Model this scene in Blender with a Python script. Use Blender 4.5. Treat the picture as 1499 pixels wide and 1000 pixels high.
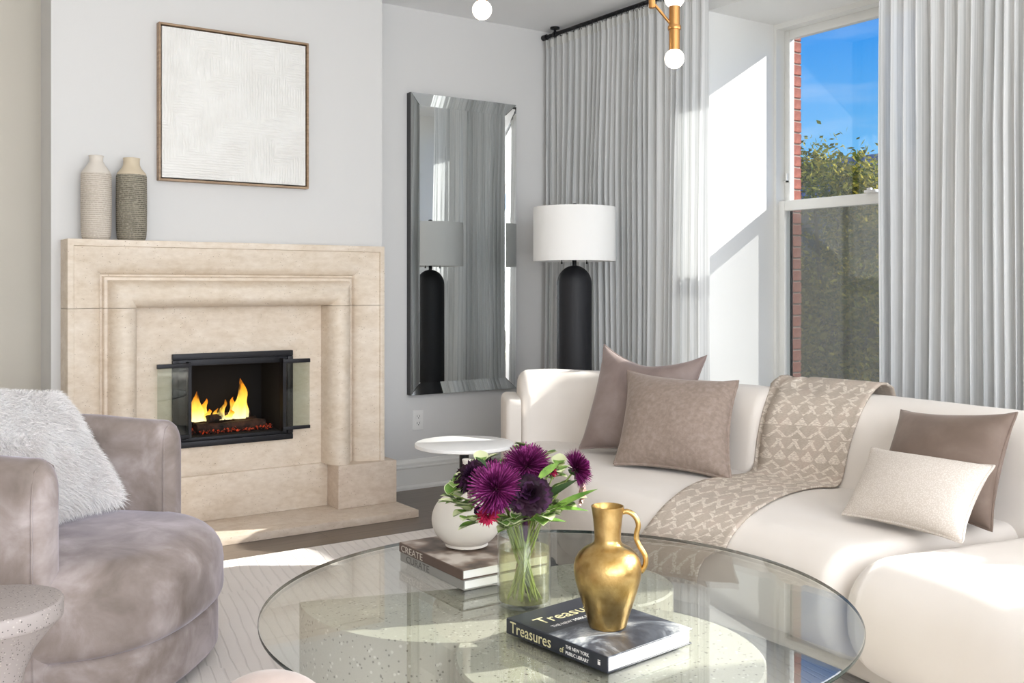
import bpy, bmesh, math, random
from mathutils import Vector, Matrix, noise
from mathutils.bvhtree import BVHTree
random.seed(7)
R = math.radians
for o in list(bpy.data.objects): bpy.data.objects.remove(o)
scene = bpy.context.scene
C = scene.collection

# ------------------------------------------------------------------ camera
EYE = Vector((0, 0, 1.18)); FPX = 1466.0
FW = Vector((0.5636, 0.8260, 0)); RT = Vector((0.8260, -0.5636, 0)); UP = Vector((0, 0, 1))
HOR = 421.0
def ray(px, py): return FW*FPX + RT*(px-749.5) + UP*(HOR-py)
cd = bpy.data.cameras.new('camera'); cam = bpy.data.objects.new('camera', cd); C.objects.link(cam)
cam.location = EYE; cam.rotation_euler = (R(90), 0, -math.atan2(0.5636, 0.8260))
cd.sensor_width = 36; cd.lens = 36*FPX/1499; cd.shift_y = -(500-HOR)/1499; cd.clip_start = 0.05; cd.clip_end = 400
scene.camera = cam

# ------------------------------------------------------------------ world, sun, window daylight, added fill lights, exposure
vs = scene.view_settings
vs.view_transform = 'Standard'; vs.look = 'None'; vs.gamma = 1.0; vs.use_curve_mapping = False
vs.exposure = 0.08
world = bpy.data.worlds.new('sky'); scene.world = world; world.use_nodes = True
nt = world.node_tree; nt.nodes.clear()
def wn(t): return nt.nodes.new(t)
tc = wn('ShaderNodeTexCoord'); sep = wn('ShaderNodeSeparateXYZ'); nt.links.new(tc.outputs['Generated'], sep.inputs[0])
cr = wn('ShaderNodeValToRGB'); nt.links.new(sep.outputs['Z'], cr.inputs[0])
e = cr.color_ramp.elements; e[0].position = 0.0; e[0].color = (0.42, 0.72, 0.95, 1); e[1].position = 0.6; e[1].color = (0.02, 0.16, 0.62, 1)
k = cr.color_ramp.elements.new(0.10); k.color = (0.20, 0.56, 0.96, 1)
k = cr.color_ramp.elements.new(0.25); k.color = (0.02, 0.30, 0.90, 1)
mp = wn('ShaderNodeMapping'); mp.inputs['Scale'].default_value = (3, 3, 16); nt.links.new(tc.outputs['Generated'], mp.inputs[0])
nz = wn('ShaderNodeTexNoise'); nz.inputs['Scale'].default_value = 2.2; nz.inputs['Detail'].default_value = 6; nt.links.new(mp.outputs[0], nz.inputs['Vector'])
cr2 = wn('ShaderNodeValToRGB'); nt.links.new(nz.outputs['Fac'], cr2.inputs[0])
cr2.color_ramp.elements[0].position = 0.50; cr2.color_ramp.elements[0].color = (0, 0, 0, 1)
cr2.color_ramp.elements[1].position = 0.80; cr2.color_ramp.elements[1].color = (0.28, 0.28, 0.28, 1)
mx = wn('ShaderNodeMixRGB'); nt.links.new(cr2.outputs[0], mx.inputs[0]); nt.links.new(cr.outputs[0], mx.inputs[1]); mx.inputs[2].default_value = (0.85, 0.92, 1, 1)
bg = wn('ShaderNodeBackground'); bg.inputs['Strength'].default_value = 1.0; nt.links.new(mx.outputs[0], bg.inputs[0])
wo = wn('ShaderNodeOutputWorld'); nt.links.new(bg.outputs[0], wo.inputs[0])

SUN = Vector((-1, 0.40, -0.61)).normalized()
sl = bpy.data.lights.new('sun', 'SUN'); sl.energy = 9.0; sl.angle = R(0.6); sl.color = (1, 0.965, 0.915)
so = bpy.data.objects.new('sun', sl); C.objects.link(so); so.rotation_euler = SUN.to_track_quat('-Z', 'Y').to_euler(); so.location = (12, -4, 8)
def area(name, loc, direction, sx, sy, energy, col):
    l = bpy.data.lights.new(name, 'AREA'); l.shape = 'RECTANGLE'; l.size = sx; l.size_y = sy; l.energy = energy; l.color = col
    o = bpy.data.objects.new(name, l); C.objects.link(o); o.location = loc
    o.rotation_euler = Vector(direction).to_track_quat('-Z', 'Z').to_euler(); return o
area('daylight_second_window', (4.42, 0.65, 1.62), (-1, 0, 0), 0.95, 2.0, 38, (0.97, 0.985, 1.0))
area('fill_light_side', (4.42, -1.04, 1.62), (-1, 0, 0), 0.95, 2.0, 120, (0.97, 0.985, 1.0))  # added fill lamp in an unseen opening further along the window wall
area('fill_light_rear', (0.4, -2.45, 1.45), (0, 1, 0.34), 4.6, 2.0, 215, (0.98, 0.99, 1.0))  # added wide fill lamp behind the camera to brighten the room

# ------------------------------------------------------------------ materials
def lin(c):
    if isinstance(c, str):
        c = [int(c[i:i+2], 16)/255 for i in (0, 2, 4)]
    return tuple(((v/12.92) if v <= 0.04045 else ((v+0.055)/1.055)**2.4) for v in c)
class Mat:
    def __init__(s, name, base='cccccc', rough=0.6, metal=0.0, **kw):
        s.m = bpy.data.materials.new(name); s.m.use_nodes = True; s.t = s.m.node_tree; s.n = s.t.nodes
        s.b = s.n['Principled BSDF']; s.out = s.n['Material Output']
        s.b.inputs['Base Color'].default_value = (*lin(base), 1); s.b.inputs['Roughness'].default_value = rough; s.b.inputs['Metallic'].default_value = metal
        for k, v in kw.items(): s.b.inputs[k.replace('_', ' ')].default_value = v
        s.coord = None
    def nd(s, t, **kw):
        n = s.n.new(t)
        for k, v in kw.items():
            if k in n.inputs: n.inputs[k].default_value = v
            else: setattr(n, k, v)
        return n
    def ln(s, a, b): s.t.links.new(a, b)
    def vec(s, scale=(1, 1, 1), src='Object', rot=(0, 0, 0)):
        t = s.nd('ShaderNodeTexCoord'); m = s.nd('ShaderNodeMapping'); m.inputs['Scale'].default_value = scale; m.inputs['Rotation'].default_value = rot
        s.ln(t.outputs[src], m.inputs[0]); return m.outputs[0]
    def noise(s, sc, detail=4, scale=(1, 1, 1), src='Object', rough=0.5, dist=0):
        n = s.nd('ShaderNodeTexNoise'); n.inputs['Scale'].default_value = sc; n.inputs['Detail'].default_value = detail; n.inputs['Roughness'].default_value = rough; n.inputs['Distortion'].default_value = dist
        s.ln(s.vec(scale, src), n.inputs['Vector']); return n.outputs['Fac']
    def ramp(s, fac, stops, interp='LINEAR'):
        r = s.nd('ShaderNodeValToRGB'); r.color_ramp.interpolation = interp; el = r.color_ramp.elements
        el[0].position, el[1].position = stops[0][0], stops[-1][0]
        el[0].color = (*lin(stops[0][1]), 1); el[1].color = (*lin(stops[-1][1]), 1)
        for p, c in stops[1:-1]:
            q = el.new(p); q.color = (*lin(c), 1)
        s.ln(fac, r.inputs[0]); return r.outputs[0]
    def mix(s, fac, a, b, mode='MIX'):
        m = s.nd('ShaderNodeMixRGB'); m.blend_type = mode
        for i, v in ((0, fac), (1, a), (2, b)):
            if isinstance(v, (int, float)): m.inputs[i].default_value = v
            elif isinstance(v, str): m.inputs[i].default_value = (*lin(v), 1)
            else: s.ln(v, m.inputs[i])
        return m.outputs[0]
    def math(s, op, a, b=0.5):
        m = s.nd('ShaderNodeMath'); m.operation = op
        for i, v in ((0, a), (1, b)):
            if isinstance(v, (int, float)): m.inputs[i].default_value = v
            else: s.ln(v, m.inputs[i])
        return m.outputs[0]
    def color(s, out): s.ln(out, s.b.inputs['Base Color']); return s
    def bump(s, h, strength=0.3, dist=0.01):
        b = s.nd('ShaderNodeBump'); b.inputs['Strength'].default_value = strength; b.inputs['Distance'].default_value = dist
        s.ln(h, b.inputs['Height']); s.ln(b.outputs[0], s.b.inputs['Normal']); return s
M = {}
def mk(key, *a, **k): m = Mat(key, *a, **k); M[key] = m.m; return m

m = mk('wall_paint', 'dddcdb', 0.75); m.bump(m.noise(90, 3), 0.04, 0.002)
m = mk('wall_paint_shaded', 'c9c3b8', 0.75); m.bump(m.noise(90, 3), 0.04, 0.002)  # same wall paint, with the left alcove's weaker light put into its colour
mk('ceiling_paint', 'fbfbfb', 0.8); mk('trim_paint', 'ecebe7', 0.4); mk('reveal_paint', 'f1f0ed', 0.6)
m = mk('dark_oak_floor', '5a5048', 0.32)
w = m.noise(6, 6, (1, 14, 1)); bk = m.nd('ShaderNodeTexBrick'); bk.inputs['Scale'].default_value = 1; bk.inputs['Brick Width'].default_value = 1.3; bk.inputs['Row Height'].default_value = 0.11; bk.inputs['Mortar Size'].default_value = 0.002
bk.inputs['Color1'].default_value = (*lin('74665b'), 1); bk.inputs['Color2'].default_value = (*lin('63564c'), 1); bk.inputs['Mortar'].default_value = (*lin('2a231e'), 1)
m.ln(m.vec(), bk.inputs['Vector']); m.color(m.mix(0.35, bk.outputs[0], m.ramp(w, [(0.3, '5f544a'), (0.7, '8a7b6d')])))
m = mk('rug_wool', 'ddd3c8', 0.95, Sheen_Weight=0.3)
v1 = m.nd('ShaderNodeTexVoronoi'); v1.inputs['Scale'].default_value = 1.1; m.ln(m.vec(), v1.inputs['Vector'])
wv = m.nd('ShaderNodeTexWave'); wv.inputs['Scale'].default_value = 9; wv.inputs['Distortion'].default_value = 3.0; wv.inputs['Detail'].default_value = 2
vadd = m.nd('ShaderNodeVectorMath'); vadd.operation = 'ADD'; m.ln(m.vec((1, 0.35, 1), rot=(0, 0, 0.5)), vadd.inputs[0]); m.ln(v1.outputs['Color'], vadd.inputs[1]); m.ln(vadd.outputs[0], wv.inputs['Vector'])
ln_ = m.ramp(wv.outputs['Fac'], [(0.0, '707070'), (0.12, 'ffffff')])
fz = m.noise(420, 2)
m.color(m.mix(0.55, m.ramp(m.noise(5, 3), [(0.3, 'e6deda'), (0.7, 'f0e9e5')]), m.mix(ln_, 'ddd5d0', 'f0e9e4')))
m.bump(m.mix(0.3, ln_, fz), 0.4, 0.010)

def travertine(key, c1, c2, c3):
    m = mk(key, c1, 0.55)
    n1 = m.noise(5, 8, (1, 1, 2.2), rough=0.62, dist=0.4); n2 = m.noise(26, 6, (1, 1, 2), rough=0.6)
    vo = m.nd('ShaderNodeTexVoronoi'); vo.inputs['Scale'].default_value = 60; m.ln(m.vec((1, 1, 1.6)), vo.inputs['Vector'])
    hole = m.ramp(vo.outputs['Distance'], [(0.07, '000000'), (0.16, 'ffffff')])
    keep = m.ramp(m.noise(14, 4), [(0.49, 'ffffff'), (0.56, '000000')])
    pit = m.mix(keep, hole, 'ffffff')       # where keep=white no pits
    pit = m.mix(1.0, hole, keep, 'LIGHTEN')
    col = m.ramp(n1, [(0.28, c1), (0.5, c2), (0.72, c3)])
    col = m.mix(0.25, col, m.ramp(n2, [(0.3, 'b8a489'), (0.7, 'f6ecdf')]))
    m.color(m.mix(pit, '8d745a', col)); m.bump(m.mix(0.25, pit, n2), 0.25, 0.004); return m
travertine('travertine', 'd8c6b0', 'e4d5c3', 'eee2d4')
travertine('travertine_pink', 'cdb9a7', 'd9c8b7', 'e3d5c7')

m = mk('painted_canvas', 'efeeeb', 0.8)
def strokes(sc, seed, rot):
    w = m.nd('ShaderNodeTexWave'); w.inputs['Scale'].default_value = sc; w.inputs['Distortion'].default_value = 4.5; w.inputs['Detail'].default_value = 3; w.inputs['Detail Scale'].default_value = 2.2
    w.bands_direction = 'X' if rot else 'Z'
    m.ln(m.vec((1, 1, 0.35) if rot else (0.35, 1, 1)), w.inputs['Vector']); return w.outputs['Fac']
hh, vv = strokes(24, 0, 0), strokes(22, 1, 1)
patch = m.ramp(m.noise(5.5, 1), [(0.49, '000000'), (0.52, 'ffffff')])
m.color(m.ramp(m.noise(8, 3), [(0.3, 'eceae6'), (0.7, 'f4f3f0')])); m.bump(m.mix(m.noise(9, 2), m.mix(patch, hh, vv), '808080'), 0.55, 0.006)
m = mk('walnut_frame', 'a08468', 0.45); m.color(m.ramp(m.noise(9, 5, (1, 1, 12)), [(0.3, '8f745a'), (0.7, 'b0957a')]))

def ribbed(key, c1, c2, zs=170):
    m = mk(key, c1, 0.75); w = m.nd('ShaderNodeTexWave'); w.bands_direction = 'Z'; w.inputs['Scale'].default_value = 34; w.inputs['Distortion'].default_value = 0.6
    m.ln(m.vec(), w.inputs['Vector'])
    m.color(m.mix(m.ramp(m.noise(110, 2), [(0.45, '000000'), (0.75, 'ffffff')]), m.mix(w.outputs['Fac'], c2, c1), c1)); m.bump(m.mix(0.5, w.outputs['Fac'], m.noise(260, 2)), 0.5, 0.004); return m
ribbed('vase_chalk', 'd8cfc4', 'b3a697'); ribbed('vase_olive', 'a39c8c', '4f4a3d')
mk('vase_bone', 'd5c6ad', 0.6); mk('vase_white_neck', 'ded6cc', 0.7)
mk('mirror_silver', 'f3f6f6', 0.015, 1.0); mk('black_lacquer', '101012', 0.3)
m = mk('black_ceramic', '15161c', 0.6); m.bump(m.noise(120, 3), 0.08, 0.002)
mk('black_metal', '17171a', 0.4, 0.4); mk('stove_black', '26262a', 0.45, 0.5); mk('soot', '0b0908', 0.9)
m = mk('lamp_linen', 'f6f5f3', 0.85); m.bump(m.noise(300, 2, (1, 1, 3)), 0.1, 0.002)
mk('plastic_white', 'f0efed', 0.4); mk('slot_dark', '2a2a2a', 0.6)
m = mk('brass', 'b98a55', 0.28, 1.0)
m = mk('gold_leaf', 'b8965a', 0.30, 1.0); m.color(m.ramp(m.noise(28, 5), [(0.3, 'a58449'), (0.7, 'cdb078')])); m.bump(m.noise(170, 3), 0.18, 0.003)
m = mk('bulb_glow', 'fff8ee', 0.3); m.b.inputs['Emission Color'].default_value = (1, 0.9, 0.76, 1); m.b.inputs['Emission Strength'].default_value = 2.6

def velvet(key, c1, c2, c3, sc=5, sheen=0.6, tint='ffffff', bump=0.1, rough=0.75):
    m = mk(key, c2, rough, Sheen_Weight=sheen, Sheen_Roughness=0.35)
    m.b.inputs['Sheen Tint'].default_value = (*lin(tint), 1)
    n = m.noise(sc, 5, rough=0.55, dist=0.35)
    m.color(m.ramp(n, [(0.3, c1), (0.5, c2), (0.7, c3)])); m.bump(m.noise(240, 2), bump, 0.003); return m
velvet('velvet_taupe', '786c64', '968983', 'bbb0af', 6.5, 0.65, 'e2def0')
velvet('velvet_mauve', '7a6a66', '887873', '998a85', 6, 0.5, 'f0e8e8')
velvet('chenille_rose', '897a6f', '948378', '9f8f85', 55, 0.45, 'f0e4dc', 0.35)
velvet('velvet_cocoa', '655549', '726156', '827268', 5, 0.4, 'e6dcd4')
velvet('velvet_blush', 'bda9a0', 'c9b6ad', 'd5c5bd', 6, 0.5)
m = mk('sofa_cream', 'e4dbd0', 0.85, Sheen_Weight=0.2); m.color(m.ramp(m.noise(3, 3), [(0.3, 'dfd7ce'), (0.7, 'e6dfd8')])); m.bump(m.mix(0.5, m.noise(350, 2), m.noise(5, 3)), 0.06, 0.004)
m = mk('knit_ivory', 'e6dfd8', 0.9)
vo = m.nd('ShaderNodeTexVoronoi'); vo.inputs['Scale'].default_value = 260; m.ln(m.vec(), vo.inputs['Vector'])
m.color(m.ramp(vo.outputs['Distance'], [(0.0, 'e6dfd8'), (0.6, 'cbc1b7')])); m.bump(vo.outputs['Distance'], -0.5, 0.004)
mk('fur_base', 'f0ebea', 0.95); m = mk('fur_hair', 'fbf8f7', 0.7, Sheen_Weight=0.4); m.color(m.ramp(m.noise(14, 3), [(0.3, 'f4efed'), (0.7, 'fffdfc')]))
# throw: tribal weave bands driven by UV (u across, v along)
m = mk('woven_throw', 'b7a594', 0.9)
uv = m.nd('ShaderNodeUVMap'); sx = m.nd('ShaderNodeSeparateXYZ'); m.ln(uv.outputs[0], sx.inputs[0])
U, V = sx.outputs[0], sx.outputs[1]
def tri(x, f, ph=0.0):
    y = m.math('MULTIPLY', x, f); y = m.math('ADD', y, ph); y = m.math('PINGPONG', y, 1.0); return y
# diamonds: |u|+|v| small in a cell
du = tri(U, 22.0); dv = tri(V, 28.0)
diam = m.math('LESS_THAN', m.math('ADD', du, dv), 0.92)
ring = m.math('MULTIPLY', m.math('LESS_THAN', m.math('ADD', tri(U, 15.0), tri(V, 28.0, .5)), 1.02), m.math('GREATER_THAN', m.math('ADD', tri(U, 15.0), tri(V, 28.0, .5)), 0.6))
zig = m.math('LESS_THAN', m.math('ABSOLUTE', m.math('SUBTRACT', tri(U, 19.0), tri(V, 21.0))), 0.24)
band = m.math('FRACT', m.math('MULTIPLY', V, 6.5)); 
pat = m.math('ADD', m.math('MULTIPLY', diam, m.math('LESS_THAN', band, 0.33)), m.math('ADD', m.math('MULTIPLY', ring, m.math('MULTIPLY', m.math('GREATER_THAN', band, 0.36), m.math('LESS_THAN', band, 0.68))), m.math('MULTIPLY', zig, m.math('GREATER_THAN', band, 0.72))))
wear = m.noise(9, 4, (1, 1, 1), 'UV'); fine = m.noise(60, 3, (1, 6, 1), 'UV')
pat = m.math('MULTIPLY', pat, m.ramp(fine, [(0.35, '404040'), (0.6, 'ffffff')]))
groundc = m.ramp(wear, [(0.3, 'aea294'), (0.5, 'bdb1a3'), (0.68, 'c8b6a8')])
groundc = m.mix(0.35, groundc, m.ramp(fine, [(0.3, '9c8c7f'), (0.7, 'd0c2b4')]))
m.color(m.mix(m.math('MINIMUM', pat, 1.0), groundc, 'e6dccf')); m.bump(m.mix(0.5, m.math('MINIMUM', pat, 1.0), m.noise(500, 2)), 0.35, 0.004)
# sheer striped curtain, UV.x = cloth length in metres
def curtain_mat(key, ca, cb, cc):
    m = mk(key, ca, 0.9)
    n = m.noise(1.0, 3, (24, 0.02, 1), 'UV', 0.7); n2 = m.noise(1.0, 2, (130, 1.2, 1), 'UV')
    col = m.mix(0.3, m.ramp(n, [(0.34, cc), (0.43, cb), (0.50, ca), (0.58, cb), (0.66, cc)]), m.ramp(n2, [(0.3, cc), (0.7, ca)]))
    d = m.nd('ShaderNodeBsdfDiffuse'); t = m.nd('ShaderNodeBsdfTranslucent'); tr = m.nd('ShaderNodeBsdfTransparent')
    m.ln(col, d.inputs[0]); m.ln(col, t.inputs[0])
    a = m.nd('ShaderNodeMixShader'); a.inputs[0].default_value = 0.34; m.ln(d.outputs[0], a.inputs[1]); m.ln(t.outputs[0], a.inputs[2])
    b = m.nd('ShaderNodeMixShader'); b.inputs[0].default_value = 0.06; m.ln(a.outputs[0], b.inputs[1]); m.ln(tr.outputs[0], b.inputs[2])
    m.ln(b.outputs[0], m.out.inputs[0])
curtain_mat('sheer_stripe', 'fbfbfb', 'e4e5e5', 'b6b9b8'); curtain_mat('sheer_heading', 'f1f1ee', 'e3e3df', 'cfcfcb')
def thin_glass(key, tint, base=0.04, rough=0.0, veil=0.0):
    m = Mat(key); M[key] = m.m; lw = m.nd('ShaderNodeLayerWeight'); lw.inputs[0].default_value = 0.5
    f = m.math('ADD', m.math('MULTIPLY', m.math('POWER', lw.outputs['Facing'], 5.0), 0.9), base)
    tr = m.nd('ShaderNodeBsdfTransparent'); tr.inputs[0].default_value = (*tint, 1); gl = m.nd('ShaderNodeBsdfGlossy'); gl.inputs['Roughness'].default_value = rough
    ms = m.nd('ShaderNodeMixShader'); m.ln(f, ms.inputs[0]); m.ln(tr.outputs[0], ms.inputs[1]); m.ln(gl.outputs[0], ms.inputs[2])
    m.ln(ms.outputs[0], m.out.inputs[0]); return m
thin_glass('window_glass', (0.97, 0.985, 0.98)); thin_glass('table_glass', (0.945, 0.965, 0.95), 0.085); thin_glass('vase_glass', (0.97, 0.98, 0.97), 0.05); thin_glass('stove_glass', (0.86, 0.89, 0.86), 0.07)
m = thin_glass('flower_water', (0.95, 0.94, 0.74), 0.02)
tl = m.nd('ShaderNodeBsdfTranslucent'); tl.inputs[0].default_value = (0.82, 0.80, 0.56, 1); dd_ = m.nd('ShaderNodeBsdfDiffuse'); dd_.inputs[0].default_value = (0.82, 0.80, 0.60, 1); m1_ = m.nd('ShaderNodeMixShader'); m.ln(tl.outputs[0], m1_.inputs[1]); m.ln(dd_.outputs[0], m1_.inputs[2])
m2_ = m.nd('ShaderNodeMixShader'); m2_.inputs[0].default_value = 0.12; src_ = m.out.inputs[0].links[0].from_socket; m.ln(src_, m2_.inputs[1]); m.ln(m1_.outputs[0], m2_.inputs[2]); m.ln(m2_.outputs[0], m.out.inputs[0])
m = mk('glass_edge', '2c3a36', 0.1)
m = Mat('insect_screen'); M['insect_screen'] = m.m
tr = m.nd('ShaderNodeBsdfTransparent'); df = m.nd('ShaderNodeBsdfDiffuse'); df.inputs[0].default_value = (0.12, 0.12, 0.11, 1); tl = m.nd('ShaderNodeBsdfTranslucent'); tl.inputs[0].default_value = (0.12, 0.115, 0.10, 1)
ad = m.nd('ShaderNodeMixShader'); m.ln(df.outputs[0], ad.inputs[1]); m.ln(tl.outputs[0], ad.inputs[2]); ms = m.nd('ShaderNodeMixShader'); ms.inputs[0].default_value = 0.38; m.ln(tr.outputs[0], ms.inputs[1]); m.ln(ad.outputs[0], ms.inputs[2]); m.ln(ms.outputs[0], m.out.inputs[0])
def terrazzo(key, base, dark, light, sc=70):
    m = mk(key, base, 0.5)
    def chips(scale, thr, seedrot):
        vo = m.nd('ShaderNodeTexVoronoi'); vo.inputs['Scale'].default_value = scale; m.ln(m.vec((1, 1, 1), rot=(seedrot, seedrot, 0)), vo.inputs['Vector'])
        sp = m.nd('ShaderNodeSeparateXYZ'); m.ln(vo.outputs['Color'], sp.inputs[0])
        return m.math('MULTIPLY', m.math('LESS_THAN', vo.outputs['Distance'], 0.33), m.math('GREATER_THAN', sp.outputs[0], thr+.06))
    col = m.mix(chips(sc, 0.72, 0.3), m.ramp(m.noise(4, 4), [(0.3, base), (0.7, base)]), dark)
    col = m.mix(chips(sc*0.8, 0.8, 1.1), col, light); m.color(col); m.bump(m.noise(60, 4), 0.08, 0.003)
terrazzo('terrazzo_cream', 'c6bfb1', '7d7264', 'e6e0d6', 115); terrazzo('terrazzo_grey', 'a29995', '5d5856', 'b9b0aa', 210)
m = mk('stoneware_white', 'd9d3cb', 0.55); m.bump(m.noise(30, 4, (1, 1, 6)), 0.1, 0.003)
mk('paper_white', 'eeede9', 0.8); mk('book_navy', '23262f', 0.35); mk('book_brown', '5b4a41', 0.45); mk('book_grey', '8f8d88', 0.5); mk('ink_gold', 'cfc79a', 0.5); mk('ink_white', 'eceae6', 0.5); mk('ink_pale', 'c9c2b6', 0.5); mk('ink_dark', '5a5854', 0.5)
m = mk('cover_photo', '5c6068', 0.3); nn = m.noise(7, 6, (1, 1, 1), 'Object', 0.65, 0.8); m.color(m.ramp(nn, [(0.40, '2a2d36'), (0.5, '4b5059'), (0.56, '8d9298'), (0.66, 'd8d8d2')]))
m = mk('cover_room', '8a7668', 0.35); m.color(m.ramp(m.noise(9, 3), [(0.38, '4a3c34'), (0.5, '8a7668'), (0.62, 'd8cfc6')]))
def petal(key, c1, c2, sc=30): m = mk(key, c1, 0.6, Specular_IOR_Level=0.2); m.color(m.ramp(m.noise(sc, 3), [(0.35, c1), (0.65, c2)]))
petal('petal_magenta', '4d0c3c', '74205c'); petal('petal_magenta_tip', '7a2768', '9f4486'); petal('petal_plum', '170814', '2a1022'); petal('petal_violet', '250d28', '401b3c'); petal('petal_red', '8c1236', 'b82a50'); petal('petal_blush', 'e2b8b4', 'f0dcd2'); petal('bud_mauve', '9a7f88', 'c2aa9c')
m = mk('leaf_green', '5f8f35', 0.45); m.color(m.ramp(m.noise(22, 3), [(0.3, '3f6b25'), (0.7, '8fb552')]))
mk('leaf_pale_edge', 'd6dcb0', 0.5); m = mk('leaf_dark', '2f4a22', 0.5); mk('stem_green', '7d8f45', 0.6); mk('stem_brown', '6d5536', 0.7)
m = mk('brick_red', 'a35443', 0.85); m.color(m.ramp(m.noise(30, 4), [(0.3, '8d4436'), (0.7, 'b56753')])); mk('mortar', 'b9a596', 0.9)
m = mk('bark', '4a4038', 0.9)
m = mk('tree_leaf', '8a8a35', 0.6)
g = m.nd('ShaderNodeNewGeometry'); lc = m.ramp(g.outputs['Random Per Island'], [(0.0, '4d5a22'), (0.4, '7f8430'), (0.75, 'b7a63c'), (1.0, 'd9c85c')])
d = m.nd('ShaderNodeBsdfDiffuse'); t = m.nd('ShaderNodeBsdfTranslucent'); m.ln(lc, d.inputs[0]); m.ln(lc, t.inputs[0]); a = m.nd('ShaderNodeMixShader'); m.ln(d.outputs[0], a.inputs[1]); m.ln(t.outputs[0], a.inputs[2]); m.ln(a.outputs[0], m.out.inputs[0])
mk('far_roof', '6d7890', 0.8); mk('far_wall', '8d8378', 0.9); mk('far_pane', '39424c', 0.2); m = mk('street', '6f6c66', 0.9)
m = Mat('fire'); M['fire'] = m.m
n = m.noise(22, 4, (1, 1, 0.35)); tcf = m.nd('ShaderNodeTexCoord'); sz = m.nd('ShaderNodeSeparateXYZ'); m.ln(tcf.outputs['Generated'], sz.inputs[0])
fc = m.ramp(m.math('ADD', m.math('MULTIPLY', sz.outputs[2], 0.8), m.math('MULTIPLY', n, 0.35)), [(0.2, 'fff3b0'), (0.5, 'ffd257'), (0.8, 'f79a26'), (1.0, 'c85a10')])
em = m.nd('ShaderNodeEmission'); em.inputs[1].default_value = 1.7; m.ln(fc, em.inputs[0]); tr = m.nd('ShaderNodeBsdfTransparent'); ms = m.nd('ShaderNodeMixShader')
m.ln(m.ramp(n, [(0.36, '202020'), (0.58, 'ffffff')]), ms.inputs[0]); m.ln(tr.outputs[0], ms.inputs[1]); m.ln(em.outputs[0], ms.inputs[2]); m.ln(ms.outputs[0], m.out.inputs[0])
m = mk('charred_log', '1c1411', 0.9); m.color(m.ramp(m.noise(25, 4), [(0.35, '0f0b09'), (0.7, '4a2f22')])); m.bump(m.noise(40, 4), 0.6, 0.01)
m = mk('ember', '2a120c', 0.9); nn = m.noise(60, 3); m.color(m.ramp(nn, [(0.35, '120a08'), (0.7, '5a3324')])); m.ln(m.ramp(nn, [(0.5, '000000'), (0.7, 'ff4a10')]), m.b.inputs['Emission Color']); m.b.inputs['Emission Strength'].default_value = 0.5

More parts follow.
